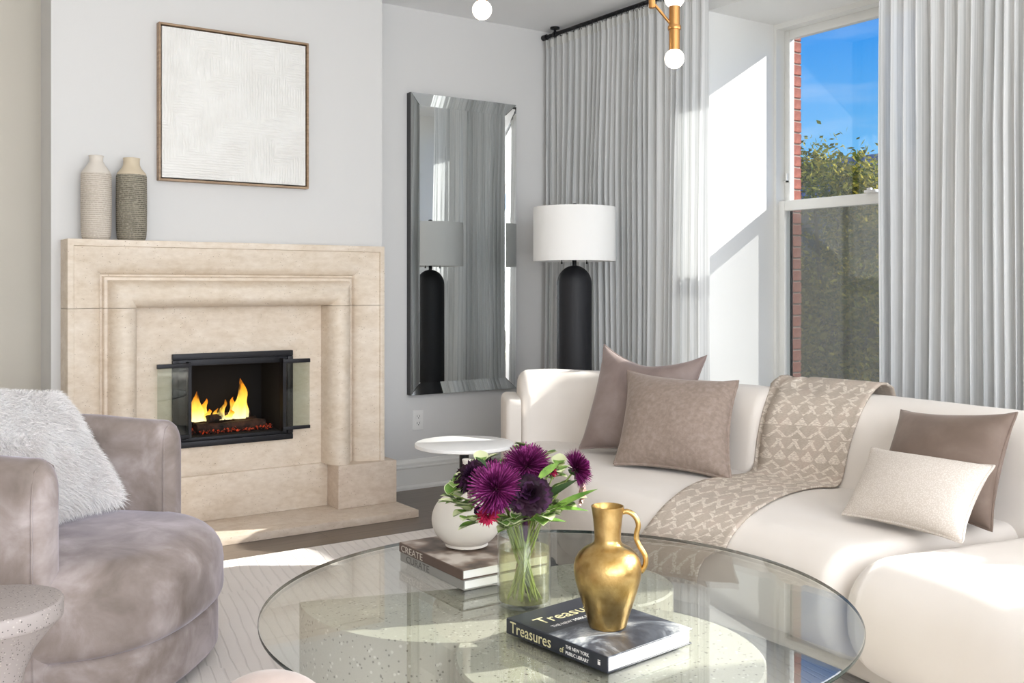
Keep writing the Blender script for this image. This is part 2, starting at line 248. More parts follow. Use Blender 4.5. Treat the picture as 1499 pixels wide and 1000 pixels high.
# ------------------------------------------------------------------ mesh helpers
def link(name, me, mat, parent=None, smooth=True):
    o = bpy.data.objects.new(name, me); C.objects.link(o)
    if mat is not None:
        for x in (mat if isinstance(mat, (list, tuple)) else [mat]): me.materials.append(M[x])
    if smooth:
        me.polygons.foreach_set('use_smooth', [True]*len(me.polygons))
    if parent is not None: o.parent = parent
    return o
def ob(name, verts, faces, mat, parent=None, smooth=True, sharp=None):
    me = bpy.data.meshes.new(name); me.from_pydata([tuple(v) for v in verts], [], faces); me.validate()
    bm = bmesh.new(); bm.from_mesh(me); bmesh.ops.recalc_face_normals(bm, faces=bm.faces); bm.to_mesh(me); bm.free()
    o = link(name, me, mat, parent, smooth)
    if smooth and sharp: me.set_sharp_from_angle(angle=R(sharp))
    return o
class MB:
    def __init__(s): s.v = []; s.f = []
    def add(s, v, f):
        b = len(s.v); s.v += [Vector(x) for x in v]; s.f += [tuple(i+b for i in q) for q in f]; return s
    def box(s, x0, x1, y0, y1, z0, z1):
        return s.add([(x, y, z) for z in (z0, z1) for y in (y0, y1) for x in (x0, x1)], [(0, 2, 3, 1), (4, 5, 7, 6), (0, 1, 5, 4), (2, 6, 7, 3), (0, 4, 6, 2), (1, 3, 7, 5)])
    def tube(s, pts, r, n=10, cap=True):
        pts = [Vector(p) for p in pts]; rr = r if isinstance(r, (list, tuple)) else [r]*len(pts)
        base = len(s.v); prev = None
        for i, p in enumerate(pts):
            d = (pts[min(i+1, len(pts)-1)] - pts[max(i-1, 0)]).normalized()
            if prev is None: a = d.orthogonal().normalized()
            else: a = (prev - d*prev.dot(d)).normalized()
            prev = a; b = d.cross(a)
            for k in range(n):
                th = 2*math.pi*k/n; s.v.append(p + (a*math.cos(th) + b*math.sin(th))*rr[i])
        for i in range(len(pts)-1):
            for k in range(n):
                s.f.append((base+i*n+k, base+i*n+(k+1) % n, base+(i+1)*n+(k+1) % n, base+(i+1)*n+k))
        if cap: s.f.append(tuple(base+k for k in range(n))[::-1]); s.f.append(tuple(base+(len(pts)-1)*n+k for k in range(n)))
        return s
    def lathe(s, prof, n=48, c=(0, 0, 0), cap=True):
        base = len(s.v); c = Vector(c)
        for r, z in prof:
            for k in range(n):
                th = 2*math.pi*k/n; s.v.append(c + Vector((r*math.cos(th), r*math.sin(th), z)))
        for i in range(len(prof)-1):
            for k in range(n): s.f.append((base+i*n+k, base+i*n+(k+1) % n, base+(i+1)*n+(k+1) % n, base+(i+1)*n+k))
        if cap: s.f.append(tuple(base+k for k in range(n))[::-1]); s.f.append(tuple(base+(len(prof)-1)*n+k for k in range(n)))
        return s
    def out(s, name, mat, parent=None, smooth=False, sharp=None, origin=None, bevel=0.0, seg=2):
        o0 = Vector(origin) if origin is not None else Vector((0, 0, 0))
        o = ob(name, [v-o0 for v in s.v], s.f, mat, parent, smooth, sharp)
        if bevel > 0:
            bm = bmesh.new(); bm.from_mesh(o.data); bmesh.ops.bevel(bm, geom=[e for e in bm.edges if len(e.link_faces) == 2 and e.calc_face_angle(0) > 0.5], offset=bevel, segments=seg, affect='EDGES', profile=0.6)
            bm.to_mesh(o.data); bm.free()
            if seg > 1: o.data.polygons.foreach_set('use_smooth', [True]*len(o.data.polygons)); o.data.set_sharp_from_angle(angle=R(35))
        o.location = o0; return o
def tag(o, label=None, cat=None, group=None, kind=None):
    if label: o['label'] = label
    if cat: o['category'] = cat
    if group: o['group'] = group
    if kind: o['kind'] = kind
    return o
def thing(name, loc, label, cat, group=None, rz=0):
    o = bpy.data.objects.new(name, None); C.objects.link(o); o.location = loc; o.rotation_euler = (0, 0, rz); o.empty_display_size = 0.1
    return tag(o, label, cat, group)
def struct(name, mb, mat, bevel=0, parent=None):
    o = mb.out(name, mat, parent, bevel=bevel); o['kind'] = 'structure'; return o
def copy_tree(o, parent=None):
    c = o.copy(); C.objects.link(c); c.parent = parent
    for ch in o.children: copy_tree(ch, c)
    return c
def smoothstep(a, b, x):
    t = min(1, max(0, (x-a)/(b-a))); return t*t*(3-2*t)

# ------------------------------------------------------------------ room shell
ZC = 2.82; YA = 5.19; YB = 4.93; XW = 3.95; XO = 4.61; XBK = 4.71
XL, YR = -2.4, -2.6
BX0, BX1 = 0.833, 2.503
struct('floor', MB().box(XL-.1, XW+.05, YR-.1, YA+.1, -0.10, 0), 'dark_oak_floor')
struct('ceiling', MB().box(XL-.1, XW+.05, YR-.1, YA+.1, ZC, ZC+.12), 'ceiling_paint')
struct('wall_alcove', MB().box(1.6, XW+.1, YA, YA+.2, 0, ZC), 'wall_paint')
struct('wall_left_alcove', MB().box(XL-.1, 1.6, YA, YA+.2, 0, ZC), 'wall_paint_shaded')
# chimney breast with a firebox opening
FX0, FX1, FZ0, FZ1 = 1.43, 1.917, 0.44, 0.81
struct('wall_chimney_breast', MB().box(BX0, FX0, YB, YA, 0, ZC).box(FX1, BX1, YB, YA, 0, ZC).box(FX0, FX1, YB, YA, 0, FZ0).box(FX0, FX1, YB, YA, FZ1, ZC), 'wall_paint')
struct('wall_left', MB().box(XL-.1, XL, YR, YA, 0, ZC), 'wall_paint_shaded')
# window wall: three deep openings
OPEN = [(2.62, 3.90), (0.22, 1.08), (-1.60, -0.60)]
Z0W, Z1W = 0.50, 2.685
wb = MB(); ys = [YR] + [v for p in sorted(OPEN) for v in p] + [YA]
for i in range(0, len(ys), 2): wb.box(XW, XO, ys[i], ys[i+1], 0, ZC)
for a, b in OPEN: wb.box(XW, XO, a, b, 0, Z0W); wb.box(XW, XO, a, b, Z1W, ZC)
struct('wall_window', wb, 'reveal_paint')
rear = MB().box(XL, -1.9, YR-.1, YR, 0, ZC).box(2.7, XW, YR-.1, YR, 0, ZC).box(-1.9, 2.7, YR-.1, YR, 0, .55).box(-1.9, 2.7, YR-.1, YR, 2.65, ZC)
struct('wall_rear', rear, 'wall_paint')
# baseboards with stepped moulding
def baseboard(name, x0, x1, y):
    prof = [(0, 0), (0.030, 0), (0.030, 0.012), (0.022, 0.018), (0.020, 0.020), (0.020, 0.125), (0.026, 0.13), (0.026, 0.137), (0.020, 0.142), (0.020, 0.15), (0.012, 0.165), (0.010, 0.172), (0, 0.176)]
    prof = [(0, 0), (0.034, 0), (0.034, 0.014), (0.026, 0.022), (0.020, 0.024), (0.020, 0.120), (0.024, 0.124), (0.024, 0.130), (0.019, 0.136), (0.019, 0.150), (0.012, 0.158), (0.008, 0.170), (0, 0.172)]
    v = [(x, y-d, z) for x in (x0, x1) for d, z in prof]; n = len(prof)
    f = [(i, (i+1) % n, n+(i+1) % n, n+i) for i in range(n)] + [tuple(range(n)), tuple(range(2*n-1, n-1, -1))]
    o = ob(name, v, f, 'trim_paint', None, False); o['kind'] = 'structure'
baseboard('baseboard_alcove', BX1, XW, YA); baseboard('baseboard_left_alcove', XL, BX0, YA)

# ------------------------------------------------------------------ windows
def window(name, y0, y1):
    t = bpy.data.objects.new(name, None); C.objects.link(t); t['kind'] = 'structure'; t.location = (4.50, y0, Z0W)
    W = y1-y0; H = Z1W-Z0W; zm = 1.145     # local x outwards, y along the wall, z up
    def part(nm, mb, mat, par=t, bevel=0.0): return mb.out(nm, mat, par, bevel=bevel)
    part('jamb', MB().box(-.02, .10, 0, .018, 0, H), 'trim_paint'); part('jamb', MB().box(-.02, .10, W-.018, W, 0, H), 'trim_paint')
    part('window_head', MB().box(-.02, .10, .018, W-.018, H-.03, H), 'trim_paint'); part('window_sill', MB().box(-.10, .105, .0, W, -.001, .035), 'trim_paint')
    def sash(nm, x0, x1, z0, z1, st, tr_, br, a, b):
        mb = MB().box(x0, x1, a, a+st, z0, z1).box(x0, x1, b-st, b, z0, z1).box(x0, x1, a+st, b-st, z1-tr_, z1).box(x0, x1, a+st, b-st, z0, z0+br)
        s_ = part(nm, mb, 'trim_paint', t, 0.003)
        part('pane', MB().box((x0+x1)/2-.003, (x0+x1)/2+.003, a+st, b-st, z0+br, z1-tr_), 'window_glass', s_)
        return s_
    a, b = .018, W-.018
    sash('upper_sash', .05, .09, zm-.02, H-.03, .036, .05, .045, a, b)
    lo = sash('lower_sash', .0, .045, .035, zm+.03, .042, .058, .075, a, b)
    part('sash_lock', MB().box(-.022, .03, W/2-.035, W/2+.035, zm+.03, zm+.045).box(-.03, -.01, W/2-.012, W/2+.012, zm+.036, zm+.055), 'plastic_white', lo, .003)
    part('weather_strip', MB().box(.046, .055, b-.042-.014, b-.042, .11, zm-.02), 'black_metal')
    part('vent_catch', MB().box(.035, .055, b-.03, b-.004, zm+.14, zm+.148).box(.035, .055, b-.03, b-.02, zm+.14, zm+.19), 'plastic_white')
    part('insect_screen', MB().box(.102, .1035, a, b, .035, zm), 'insect_screen')
    return t
window('window_1', *OPEN[0]); window('window_2', *OPEN[1])
# exterior brick jamb beside the first window
ext = MB()
lo_ = sorted(OPEN)
ys2 = [YR] + [v for a, b in lo_ for v in (a+.006, b-.010)] + [YA+1.5]
for i in range(0, len(ys2), 2): ext.box(XO, XBK-.006, ys2[i]+(.006 if i else 0), ys2[i+1]-.006, -3, 4.2)
for a, b in OPEN: ext.box(XO, XBK-.006, a, b, -3, Z0W+.005); ext.box(XO, XBK-.006, a, b, Z1W-.005, 4.2)
wext = struct('wall_exterior', ext, 'mortar')
bm_ = None; zb = 0.42; i = 0
while zb < 2.74:
    if bm_ is None:
        o = MB().box(0, .094, 0, .205, 0, .057).out('brick', 'brick_red', wext, bevel=.003, seg=1); bm_ = o.data
    else:
        o = bpy.data.objects.new('brick', bm_); C.objects.link(o); o.parent = wext
    o.location = (XO+.003+random.uniform(-.001, .001), OPEN[0][1]-.010+random.uniform(-.0015, .0015), zb); zb += .0667
    i += 1

# ------------------------------------------------------------------ fireplace
fp = thing('fireplace', (1.66, YB, 0), 'cream travertine bolection fireplace surround with raised plinth blocks and low hearth', 'fireplace')
FO = Vector((1.66, YB, 0))
def fpart(nm, mb, mat, par=fp, **k): # mb in world coords
    mb.v = [v-FO for v in mb.v]; return mb.out(nm, mat, par, **k)
SX0, SX1, ST, SB, SJ = 0.873, 2.447, 1.397, 0.262, 1.086
PROF = [(0, 0), (0, .138), (.004, .146), (.018, .15), (.028, .147), (.031, .138)]
for i in range(1, 9):
    a = i/8*math.pi/2; PROF.append((.031+.125*math.sin(a), .138-.072*(1-math.cos(a))**0.7))
PROF += [(.164, .066), (.167, .084), (.171, .089), (.183, .090)]
for i in range(0, 13):
    a = math.pi*(0.93-i/12*0.93); PROF.append((.2475+.0625*math.cos(a), .085+.080*math.sin(a)))
PROF += [(.311, .075), (.311, 0)]
np_ = len(PROF)
def leg(side):
    v = []
    for z in (SB, SJ-.0015):
        for d, h in PROF: v.append((SX0+d if side < 0 else SX1-d, YB-h, z))
    f = [(i, i+1, np_+i+1, np_+i) for i in range(np_-1)] + [tuple(range(np_)), tuple(range(np_, 2*np_))]
    mb = MB(); mb.add(v, f); return fpart('surround_leg', mb, 'travertine', smooth=True, sharp=38)
leg(-1); leg(1)
v = []
for st in range(4):
    for d, h in PROF:
        x = SX0+d if st < 2 else SX1-d; z = SJ+.0005 if st in (0, 3) else ST-d
        v.append((x, YB-h, max(z, SJ+.0005)))
f = [(s*np_+i, s*np_+i+1, (s+1)*np_+i+1, (s+1)*np_+i) for s in range(3) for i in range(np_-1)] + [tuple(range(np_)), tuple(range(3*np_, 4*np_))]
mb = MB(); mb.add(v, f); fpart('surround_lintel', mb, 'travertine', smooth=True, sharp=38)
# mantel top cap so the shelf is solid
fpart('mantel_shelf', MB().box(SX0+.004, SX1-.004, YB-.146, YB, ST-.012, ST+.001), 'travertine')
for x0, x1 in ((0.835, 1.166), (2.163, 2.499)): fpart('plinth_block', MB().box(x0, x1, 4.752, YB, .038, SB), 'travertine_pink', bevel=.004)
fy = YB+.012-.02
pn = .02
fpart('back_panel', MB().box(SX0+.29, FX0, YB-pn, YB, SB-.02, SJ+.02).box(FX1, SX1-.29, YB-pn, YB, SB-.02, SJ+.02).box(FX0, FX1, YB-pn, YB, SB-.02, FZ0).box(FX0, FX1, YB-pn, YB, FZ1, SJ+.02), 'travertine')
fpart('lower_panel', MB().box(1.166, 2.163, YB-.045, YB, .038, .262), 'travertine', bevel=.004)
fpart('hearth_slab', MB().box(0.82, 2.505, 4.52, YB, 0, .038), 'travertine_pink', bevel=.004)
# firebox liner, frame and folded glass doors
fpart('firebox_liner', MB().box(FX0-.02, FX1+.02, YA-.02, YA-.005, FZ0-.02, FZ1+.02).box(FX0, FX0+.01, YB-.03, YA-.02, FZ0, FZ1).box(FX1-.01, FX1, YB-.03, YA-.02, FZ0, FZ1).box(FX0, FX1, YB-.03, YA-.02, FZ0, FZ0+.012).box(FX0, FX1, YB-.03, YA-.02, FZ1-.012, FZ1), 'soot')
ff = MB(); A0, A1, B0, B1 = 1.364, 1.974, .402, .859
yf = YB-pn
ff.box(A0, A1, yf-.022, yf, B1-.03, B1).box(A0, A1, yf-.022, yf, B0, B0+.03).box(A0, A0+.03, yf-.022, yf, B0+.03, B1-.03).box(A1-.03, A1, yf-.022, yf, B0+.03, B1-.03)
fr = fpart('firebox_frame', ff, 'stove_black', bevel=.005)
ff = MB(); i0 = .03
ff.box(A0+i0, A1-i0, yf-.012, yf, FZ1-.012, B1-.03).box(A0+i0, A1-i0, yf-.012, yf, B0+.03, FZ0+.008).box(A0+i0, FX0+.004, yf-.012, yf, FZ0, FZ1).box(FX1-.004, A1-i0, yf-.012, yf, FZ0, FZ1)
fpart('inner_frame', ff, 'stove_black', bevel=.003)
def gdoor(x0, x1, hx):
    y = yf-.050
    d = fpart('glass_door', MB().box(x0+.002, x1-.002, y-.003, y+.003, .472, .795), 'stove_glass')
    for za, zb_ in ((.795, .815), (.455, .472)): mb = MB().box(x0, x1, y-.009, y+.009, za, zb_); mb.v = [q-FO for q in mb.v]; mb.out('door_rail', 'stove_black', d, bevel=.002)
    mb = MB().box(hx-.007, hx+.007, y-.006, yf-.012, .45, .82); mb.v = [q-FO for q in mb.v]; mb.out('hinge_post', 'stove_black', d)
gdoor(1.283, 1.437, 1.437); gdoor(1.905, 2.052, 1.912)
# logs, embers and flames
def log(p0, p1, r, lab):
    p0, p1 = Vector(p0), Vector(p1); mb = MB(); pts = []; rs = []
    for i in range(9):
        t = i/8; pts.append(p0.lerp(p1, t)+Vector((0, random.uniform(-.004, .004), random.uniform(-.003, .003)))); rs.append(r*(1+random.uniform(-.12, .12)))
    mb.tube(pts, rs, 10); o = mb.out('firewood_log', 'charred_log', None, smooth=True, sharp=50, origin=(p0+p1)/2); tag(o, lab, 'log', 'logs in the firebox')
zf = FZ0+.012
log((1.50, 4.985, zf+.026), (1.86, 4.995, zf+.026), .026, 'charred firewood log at the front of the burning fireplace')
log((1.52, 5.09, zf+.03), (1.84, 5.075, zf+.03), .030, 'charred firewood log at the back of the burning fireplace')
log((1.56, 4.99, zf+.072), (1.80, 5.08, zf+.078), .022, 'charred firewood log laid crosswise on top of the other logs')
eb = MB()
for i in range(420):
    x = random.uniform(1.45, 1.90); y = random.uniform(4.93, 5.14); r = random.uniform(.004, .011); c = Vector((x, y, zf+r*.7+random.uniform(0, .014)))
    vs_ = [c+Vector(q)*r*random.uniform(.7, 1.2) for q in ((1, 0, 0), (-1, 0, 0), (0, 1, 0), (0, -1, 0), (0, 0, 1), (0, 0, -1))]
    eb.add(vs_, [(0, 2, 4), (2, 1, 4), (1, 3, 4), (3, 0, 4), (2, 0, 5), (1, 2, 5), (3, 1, 5), (0, 3, 5)])
o = eb.out('ember_bed', 'ember', origin=(1.67, 5.03, zf)); tag(o, 'glowing ember bed spread under the logs in the firebox', 'embers', kind='stuff')
fire = thing('fire', (1.67, 5.02, zf+.06), 'bright yellow log fire burning behind the black firebox frame', 'fire')
def flame(x, y, h, w, lean, seed):
    rnd = random.Random(seed); mb = MB(); prof = []
    n = 14; base = len(mb.v)
    for i in range(n+1):
        t = i/n; rr = w*(math.sin(math.pi*min(1, .22+.78*t)**.9)**.8)*(1-.35*t)
        if i == n: rr = .0008
        cx = x + lean*t*t + .012*math.sin(t*7+seed)*t; cy = y + .01*math.sin(t*5+seed*2)*t
        for k in range(12):
            th = 2*math.pi*k/12; q = 1+.25*math.sin(3*th+seed+4*t)+.12*math.sin(5*th-6*t)
            mb.v.append(Vector((cx+rr*q*math.cos(th), cy+.55*rr*q*math.sin(th), zf+.06+h*t)))
    for i in range(n):
        for k in range(12): mb.f.append((i*12+k, i*12+(k+1) % 12, (i+1)*12+(k+1) % 12, (i+1)*12+k))
    mb.f.append(tuple(range(12)))
    mb.v = [q-fire.location for q in mb.v]
    mb.out('flame', 'fire', fire, smooth=True)
for a in ((1.515, 5.0, .15, .034, -.012, 1), (1.545, 5.02, .11, .026, .02, 2), (1.50, 5.03, .10, .022, -.018, 6), (1.635, 5.0, .105, .018, .024, 3), (1.615, 5.02, .06, .016, .0, 7), (1.735, 5.0, .205, .034, .012, 4), (1.70, 5.02, .11, .024, .012, 5), (1.77, 5.03, .13, .018, -.004, 8), (1.565, 5.0, .06, .02, .01, 9), (1.675, 5.0, .05, .02, .02, 10)): flame(*a)
fl = bpy.data.lights.new('firelight', 'POINT'); fl.energy = 0.25; fl.color = (1, .5, .18); fl.shadow_soft_size = .08; flo = bpy.data.objects.new('firelight', fl); C.objects.link(flo); flo.location = (1.66, 5.0, zf+.16); flo.parent = None

# ------------------------------------------------------------------ picture above the mantel
PX0, PX1, PZ0, PZ1 = 1.299, 2.059, 1.692, 2.448; yp = YB
pt = thing('framed_painting', ((PX0+PX1)/2, yp, PZ0), 'square white textured canvas in thin walnut frame above the mantel', 'painting')
def rel(mb, o, ori): mb.v = [q-Vector(ori) for q in mb.v]; return mb
po = pt.location
for x0, x1, z0, z1 in ((PX0, PX0+.010, PZ0, PZ1), (PX1-.010, PX1, PZ0, PZ1), (PX0+.010, PX1-.010, PZ1-.010, PZ1), (PX0+.010, PX1-.010, PZ0, PZ0+.010)):
    rel(MB().box(x0, x1, yp-.042, yp-.002, z0, z1), 0, po).out('frame_bar', 'walnut_frame', pt, bevel=.0012, seg=1)
rel(MB().box(PX0+.010, PX1-.010, yp-.012, yp-.003, PZ0+.010, PZ1-.010), 0, po).out('backing', 'soot', pt)
rel(MB().box(PX0+.016, PX1-.016, yp-.036, yp-.012, PZ0+.016, PZ1-.016), 0, po).out('canvas', 'painted_canvas', pt, bevel=.003)

# ------------------------------------------------------------------ mantel vases
def vase(x, y, body, neck, lab, prof_n, prof_b):
    t = thing('bottle_vase', (x, y, ST+.001), lab, 'vase')
    MB().lathe(prof_b, 48).out('body', body, t, smooth=True, sharp=60); MB().lathe(prof_n, 40, cap=False).out('neck', neck, t, smooth=True, sharp=60)
vase(1.010, 4.852, 'vase_chalk', 'vase_white_neck', 'chalky white ribbed bottle vase on the mantel beside an olive one',
     [(.064, .303), (.060, .312), (.050, .326), (.038, .342), (.031, .354), (.029, .362), (.030, .376), (.033, .384), (.031, .385), (.027, .378), (.025, .36)],
     [(.050, 0), (.058, .004), (.062, .014), (.0655, .05), (.0665, .18), (.0655, .295), (.064, .303)])
vase(1.166, 4.855, 'vase_olive', 'vase_bone', 'olive grey ribbed bottle vase with bare cream neck on the mantel',
     [(.0655, .305), (.064, .312), (.056, .322), (.043, .338), (.037, .352), (.036, .372), (.038, .384), (.036, .385), (.032, .375), (.031, .36)],
     [(.052, 0), (.060, .004), (.0645, .015), (.0675, .05), (.0685, .18), (.0675, .298), (.0655, .305)])

# ------------------------------------------------------------------ wall mirror
MX0, MX1, MZ0, MZ1 = 2.796, 3.540, .552, 2.318
mo = Vector(((MX0+MX1)/2, YA, MZ0)); mt = thing('wall_mirror', mo, 'tall mirror with wide slanted silver edges hanging on the grey wall', 'mirror')
yo, yi = YA-.050, YA-.029; bw = .070
rel(MB().box(MX0, MX0+.012, yo+.004, YA, MZ0, MZ1).box(MX1-.012, MX1, yo+.004, YA, MZ0, MZ1).box(MX0+.012, MX1-.012, yo+.004, YA, MZ1-.012, MZ1).box(MX0+.012, MX1-.012, yo+.004, YA, MZ0, MZ0+.012), 0, mo).out('frame_edge', 'black_lacquer', mt)
rel(MB().box(MX0+.02, MX1-.02, YA-.02, YA-.004, MZ0+.02, MZ1-.02), 0, mo).out('backing', 'black_lacquer', mt)
rel(MB().box(MX0+bw-.004, MX1-bw+.004, yi, YA-.02, MZ0+bw-.004, MZ1-bw+.004), 0, mo).out('mirror_pane', 'mirror_silver', mt)
def bev(q):  # four outer/inner corner points -> thick mirrored strip
    front = [Vector(p) for p in q]; back = [p+Vector((0, .006, 0)) for p in front]
    mb = MB().add(front+back, [(0, 1, 2, 3), (7, 6, 5, 4), (0, 4, 5, 1), (1, 5, 6, 2), (2, 6, 7, 3), (3, 7, 4, 0)]); rel(mb, 0, mo).out('bevelled_strip', 'mirror_silver', mt)
g_ = .0012
xo0, xo1, zo0, zo1 = MX0+.001, MX1-.001, MZ0+.001, MZ1-.001; xi0, xi1, zi0, zi1 = MX0+bw, MX1-bw, MZ0+bw, MZ1-bw
bev([(xo0, yo, zo0+g_), (xi0-g_, yi-.003, zi0+g_), (xi0-g_, yi-.003, zi1-g_), (xo0, yo, zo1-g_)]); bev([(xo1, yo, zo0+g_), (xo1, yo, zo1-g_), (xi1+g_, yi-.003, zi1-g_), (xi1+g_, yi-.003, zi0+g_)])
bev([(xo0+g_, yo, zo1), (xi0+g_, yi-.003, zi1+g_), (xi1-g_, yi-.003, zi1+g_), (xo1-g_, yo, zo1)]); bev([(xo0+g_, yo, zo0), (xo1-g_, yo, zo0), (xi1-g_, yi-.003, zi0-g_), (xi0+g_, yi-.003, zi0-g_)])

# ------------------------------------------------------------------ outlet
ox, oz = 2.868, .40
ot = thing('wall_outlet', (ox, YA, oz), 'white double power outlet low on the grey wall below the mirror', 'outlet')
MB().box(-.036, .036, -.007, -.0005, -.058, .058).out('cover_plate', 'plastic_white', ot, bevel=.003)
for dz in (-.02, .02):
    s_ = MB().box(-.017, .017, -.010, -.006, dz-.014, dz+.014).out('socket', 'plastic_white', ot, bevel=.003)
    MB().box(-.009, -.0065, -.0106, -.0095, dz-.003, dz+.008).box(.0065, .009, -.0106, -.0095, dz-.003, dz+.008).box(-.0025, .0025, -.0106, -.0095, dz-.010, dz-.005).out('slots', 'slot_dark', s_)

# ------------------------------------------------------------------ curtains and rod
XC = 3.78
def curtain(y0, y1, folds, lab, seed, edge_rag=0.0):
    rnd = random.Random(seed); t = thing('curtain', (XC, (y0+y1)/2, .01), lab, 'curtain')
    nx = folds*12; amp = [rnd.uniform(.45, 1.35) for _ in range(folds+2)]; per = [rnd.uniform(.55, 1.6) for _ in range(folds)]
    tot = sum(per); acc = [0]
    for p in per: acc.append(acc[-1]+p/tot)
    def plan(s, zf_):     # s 0..1 -> (dy, dx)
        j = max(i for i in range(folds) if acc[i] <= s+1e-9); q = (s-acc[j])/(acc[j+1]-acc[j])
        a = amp[j]*(1-q)+amp[j+1]*q
        th = 2*math.pi*q
        d = .034*a*(1-.55*zf_)*(math.cos(th)+.22*math.cos(2*th+j))
        sl = .010*a*(1-.5*zf_)*math.sin(th*1+.6*math.sin(j*1.7+2.0*zf_))
        return sl, d
    zs = [0, .25, .6, 1.0, 1.4, 1.8, 2.2, 2.5, 2.62, 2.70, 2.735]
    def grid(zl, off):
        v = []; uvs = []
        L = 0; arc = [0]; pv = None
        for i in range(nx+1):
            s = i/nx; dy, dx = plan(s, .5); p = Vector((dx, s*(y1-y0)+dy))
            if pv is not None: L += (p-pv).length
            pv = p; arc.append(L) if i else None
        for z in zl:
            zf_ = smoothstep(1.6, 2.72, z)
            for i in range(nx+1):
                s = i/nx; dy, dx = plan(s, zf_); sway = .012*math.sin(s*9+z*1.3+seed)*(1-zf_)
                v.append((dx+sway-off, s*(y1-y0)+dy-(y1-y0)/2, z)); uvs.append((arc[i], z))
        f = [(r*(nx+1)+i, r*(nx+1)+i+1, (r+1)*(nx+1)+i+1, (r+1)*(nx+1)+i) for r in range(len(zl)-1) for i in range(nx)]
        return v, f, uvs
    def build(nm, zl, off, mat):
        v, f, uvs = grid(zl, off); me = bpy.data.meshes.new(nm); me.from_pydata(v, [], f); ul = me.uv_layers.new(name='UVMap')
        for lp in me.loops: ul.data[lp.index].uv = uvs[lp.vertex_index]
        return link(nm, me, mat, t)
    build('drape', zs, 0, 'sheer_stripe'); build('heading_tape', [2.690, 2.715, 2.742], .004, 'sheer_heading')
    for i in range(folds):
        y = (acc[i]+acc[i+1])/2*(y1-y0)-(y1-y0)/2; rg = MB(); rg.tube([(.002*math.sin(0)+.020*math.cos(a), y, 2.750+.020*math.sin(a)) for a in [2*math.pi*k/12 for k in range(13)]], .0022, 5, False); rg.out('ring', 'black_metal', t, smooth=True)
    return t
curtain(3.735, 5.15, 27, 'pale grey striped sheer curtain hanging behind the black floor lamp', 3)
curtain(1.85, 2.70, 17, 'pale grey striped sheer curtain hanging behind the sofa pillows', 11)
rod = thing('curtain_rod', (XC, 3.5, 2.776), 'black metal curtain rod fixed under the ceiling along the window wall', 'curtain rod')
def cyl(axis, p0, p1, r, n=16): return MB().tube([p0, p1], r, n)
MB().tube([(0, -2.9, 0), (0, 1.665, 0)], .012, 16).out('pole', 'black_metal', rod, smooth=True, sharp=40)
MB().tube([(0, 1.645, 0), (0, 1.685, 0)], .018, 16).out('end_cap', 'black_metal', rod, smooth=True, sharp=40)
for y in (1.56, -1.25):
    MB().tube([(0, y, -.017), (0, y, .040)], .008, 12).tube([(0, y, .034), (0, y, .0435)], .030, 20).tube([(0, y-.010, 0), (0, y+.010, 0)], .017, 14).out('ceiling_bracket', 'black_metal', rod, smooth=True, sharp=40)

# ------------------------------------------------------------------ floor lamp
lt = thing('floor_lamp', (3.392, 4.362, 0), 'tall black capsule shaped floor lamp with white drum shade', 'floor lamp')
pr = [(.085, 0), (.094, .006), (.096, .02), (.096, 1.20)] + [(.096*math.cos(a), 1.20+.102*math.sin(a)) for a in [R(x) for x in range(9, 88, 9)]] + [(.004, 1.302)]
MB().lathe(pr, 48).out('lamp_base', 'black_ceramic', lt, smooth=True, sharp=50)
MB().lathe([(.012, 1.296), (.012, 1.33), (.009, 1.335), (.009, 1.40)], 16).out('socket', 'black_metal', lt, smooth=True, sharp=40)
MB().lathe([(.226, 1.325), (.222, 1.325), (.222, 1.620), (.226, 1.620), (.2265, 1.612), (.2265, 1.333), (.226, 1.325)], 64, cap=False).out('lamp_shade', 'lamp_linen', lt, smooth=True, sharp=60)
MB().lathe([(.221, 1.600), (.221, 1.603), (.0, 1.603), (.0, 1.600)], 48, cap=False).out('shade_diffuser', 'lamp_linen', lt)
MB().lathe([(.006, 1.60), (.006, 1.622), (.014, 1.624), (.014, 1.640), (.006, 1.644)], 16).out('finial', 'black_metal', lt, smooth=True, sharp=40)
for a in (.9, 2.6, -.9):
    MB().tube([(.07*math.cos(a), .07*math.sin(a), 1.34), (.07*math.cos(a), .07*math.sin(a), 1.318)], .003, 6).lathe([(.003, 1.310), (.006, 1.314), (.003, 1.320)], 8, (.07*math.cos(a), .07*math.sin(a), 0)).out('pull_chain', 'black_metal', lt)

# ------------------------------------------------------------------ rug
rg = MB().box(-1.2, 3.5, .1, 4.235, 0, .012).out('area_rug', 'rug_wool', None, bevel=.004, origin=(1, 2.2, 0)); tag(rg, 'large cream wool rug with carved line pattern under the seating', 'rug')

# ------------------------------------------------------------------ curved sofa
STN = [((2.68, 3.80), (.40, .917)), ((2.80, 3.50), (.68, .73)), ((2.89, 3.12), (.86, .51)), ((2.97, 2.65), (.97, .24)), ((3.03, 2.15), (1, 0)), ((2.98, 1.60), (.985, -.17)), ((2.84, 1.05), (.94, -.34)), ((2.62, .55), (.87, -.5))]
def cat(p0, p1, p2, p3, t): return .5*((2*p1)+(-p0+p2)*t+(2*p0-5*p1+4*p2-p3)*t*t+(-p0+3*p1-3*p2+p3)*t**3)
STB = [((2.67, 3.84), (.50, .866)), ((2.85, 3.75), (.60, .80)), ((2.94, 3.44), (.82, .57)), ((2.95, 3.02), (.92, .39))]+STN[3:]
def station(u, P=None):
    STN = P or globals()['STN']
    u = max(0, min(len(STN)-1.0001, u)); i = int(u); t = u-i
    g = lambda k, j: Vector(STN[max(0, min(len(STN)-1, k))][j])
    S = cat(g(i-1, 0), g(i, 0), g(i+1, 0), g(i+2, 0), t); n = cat(g(i-1, 1), g(i, 1), g(i+1, 1), g(i+2, 1), t).normalized()
    return S, n
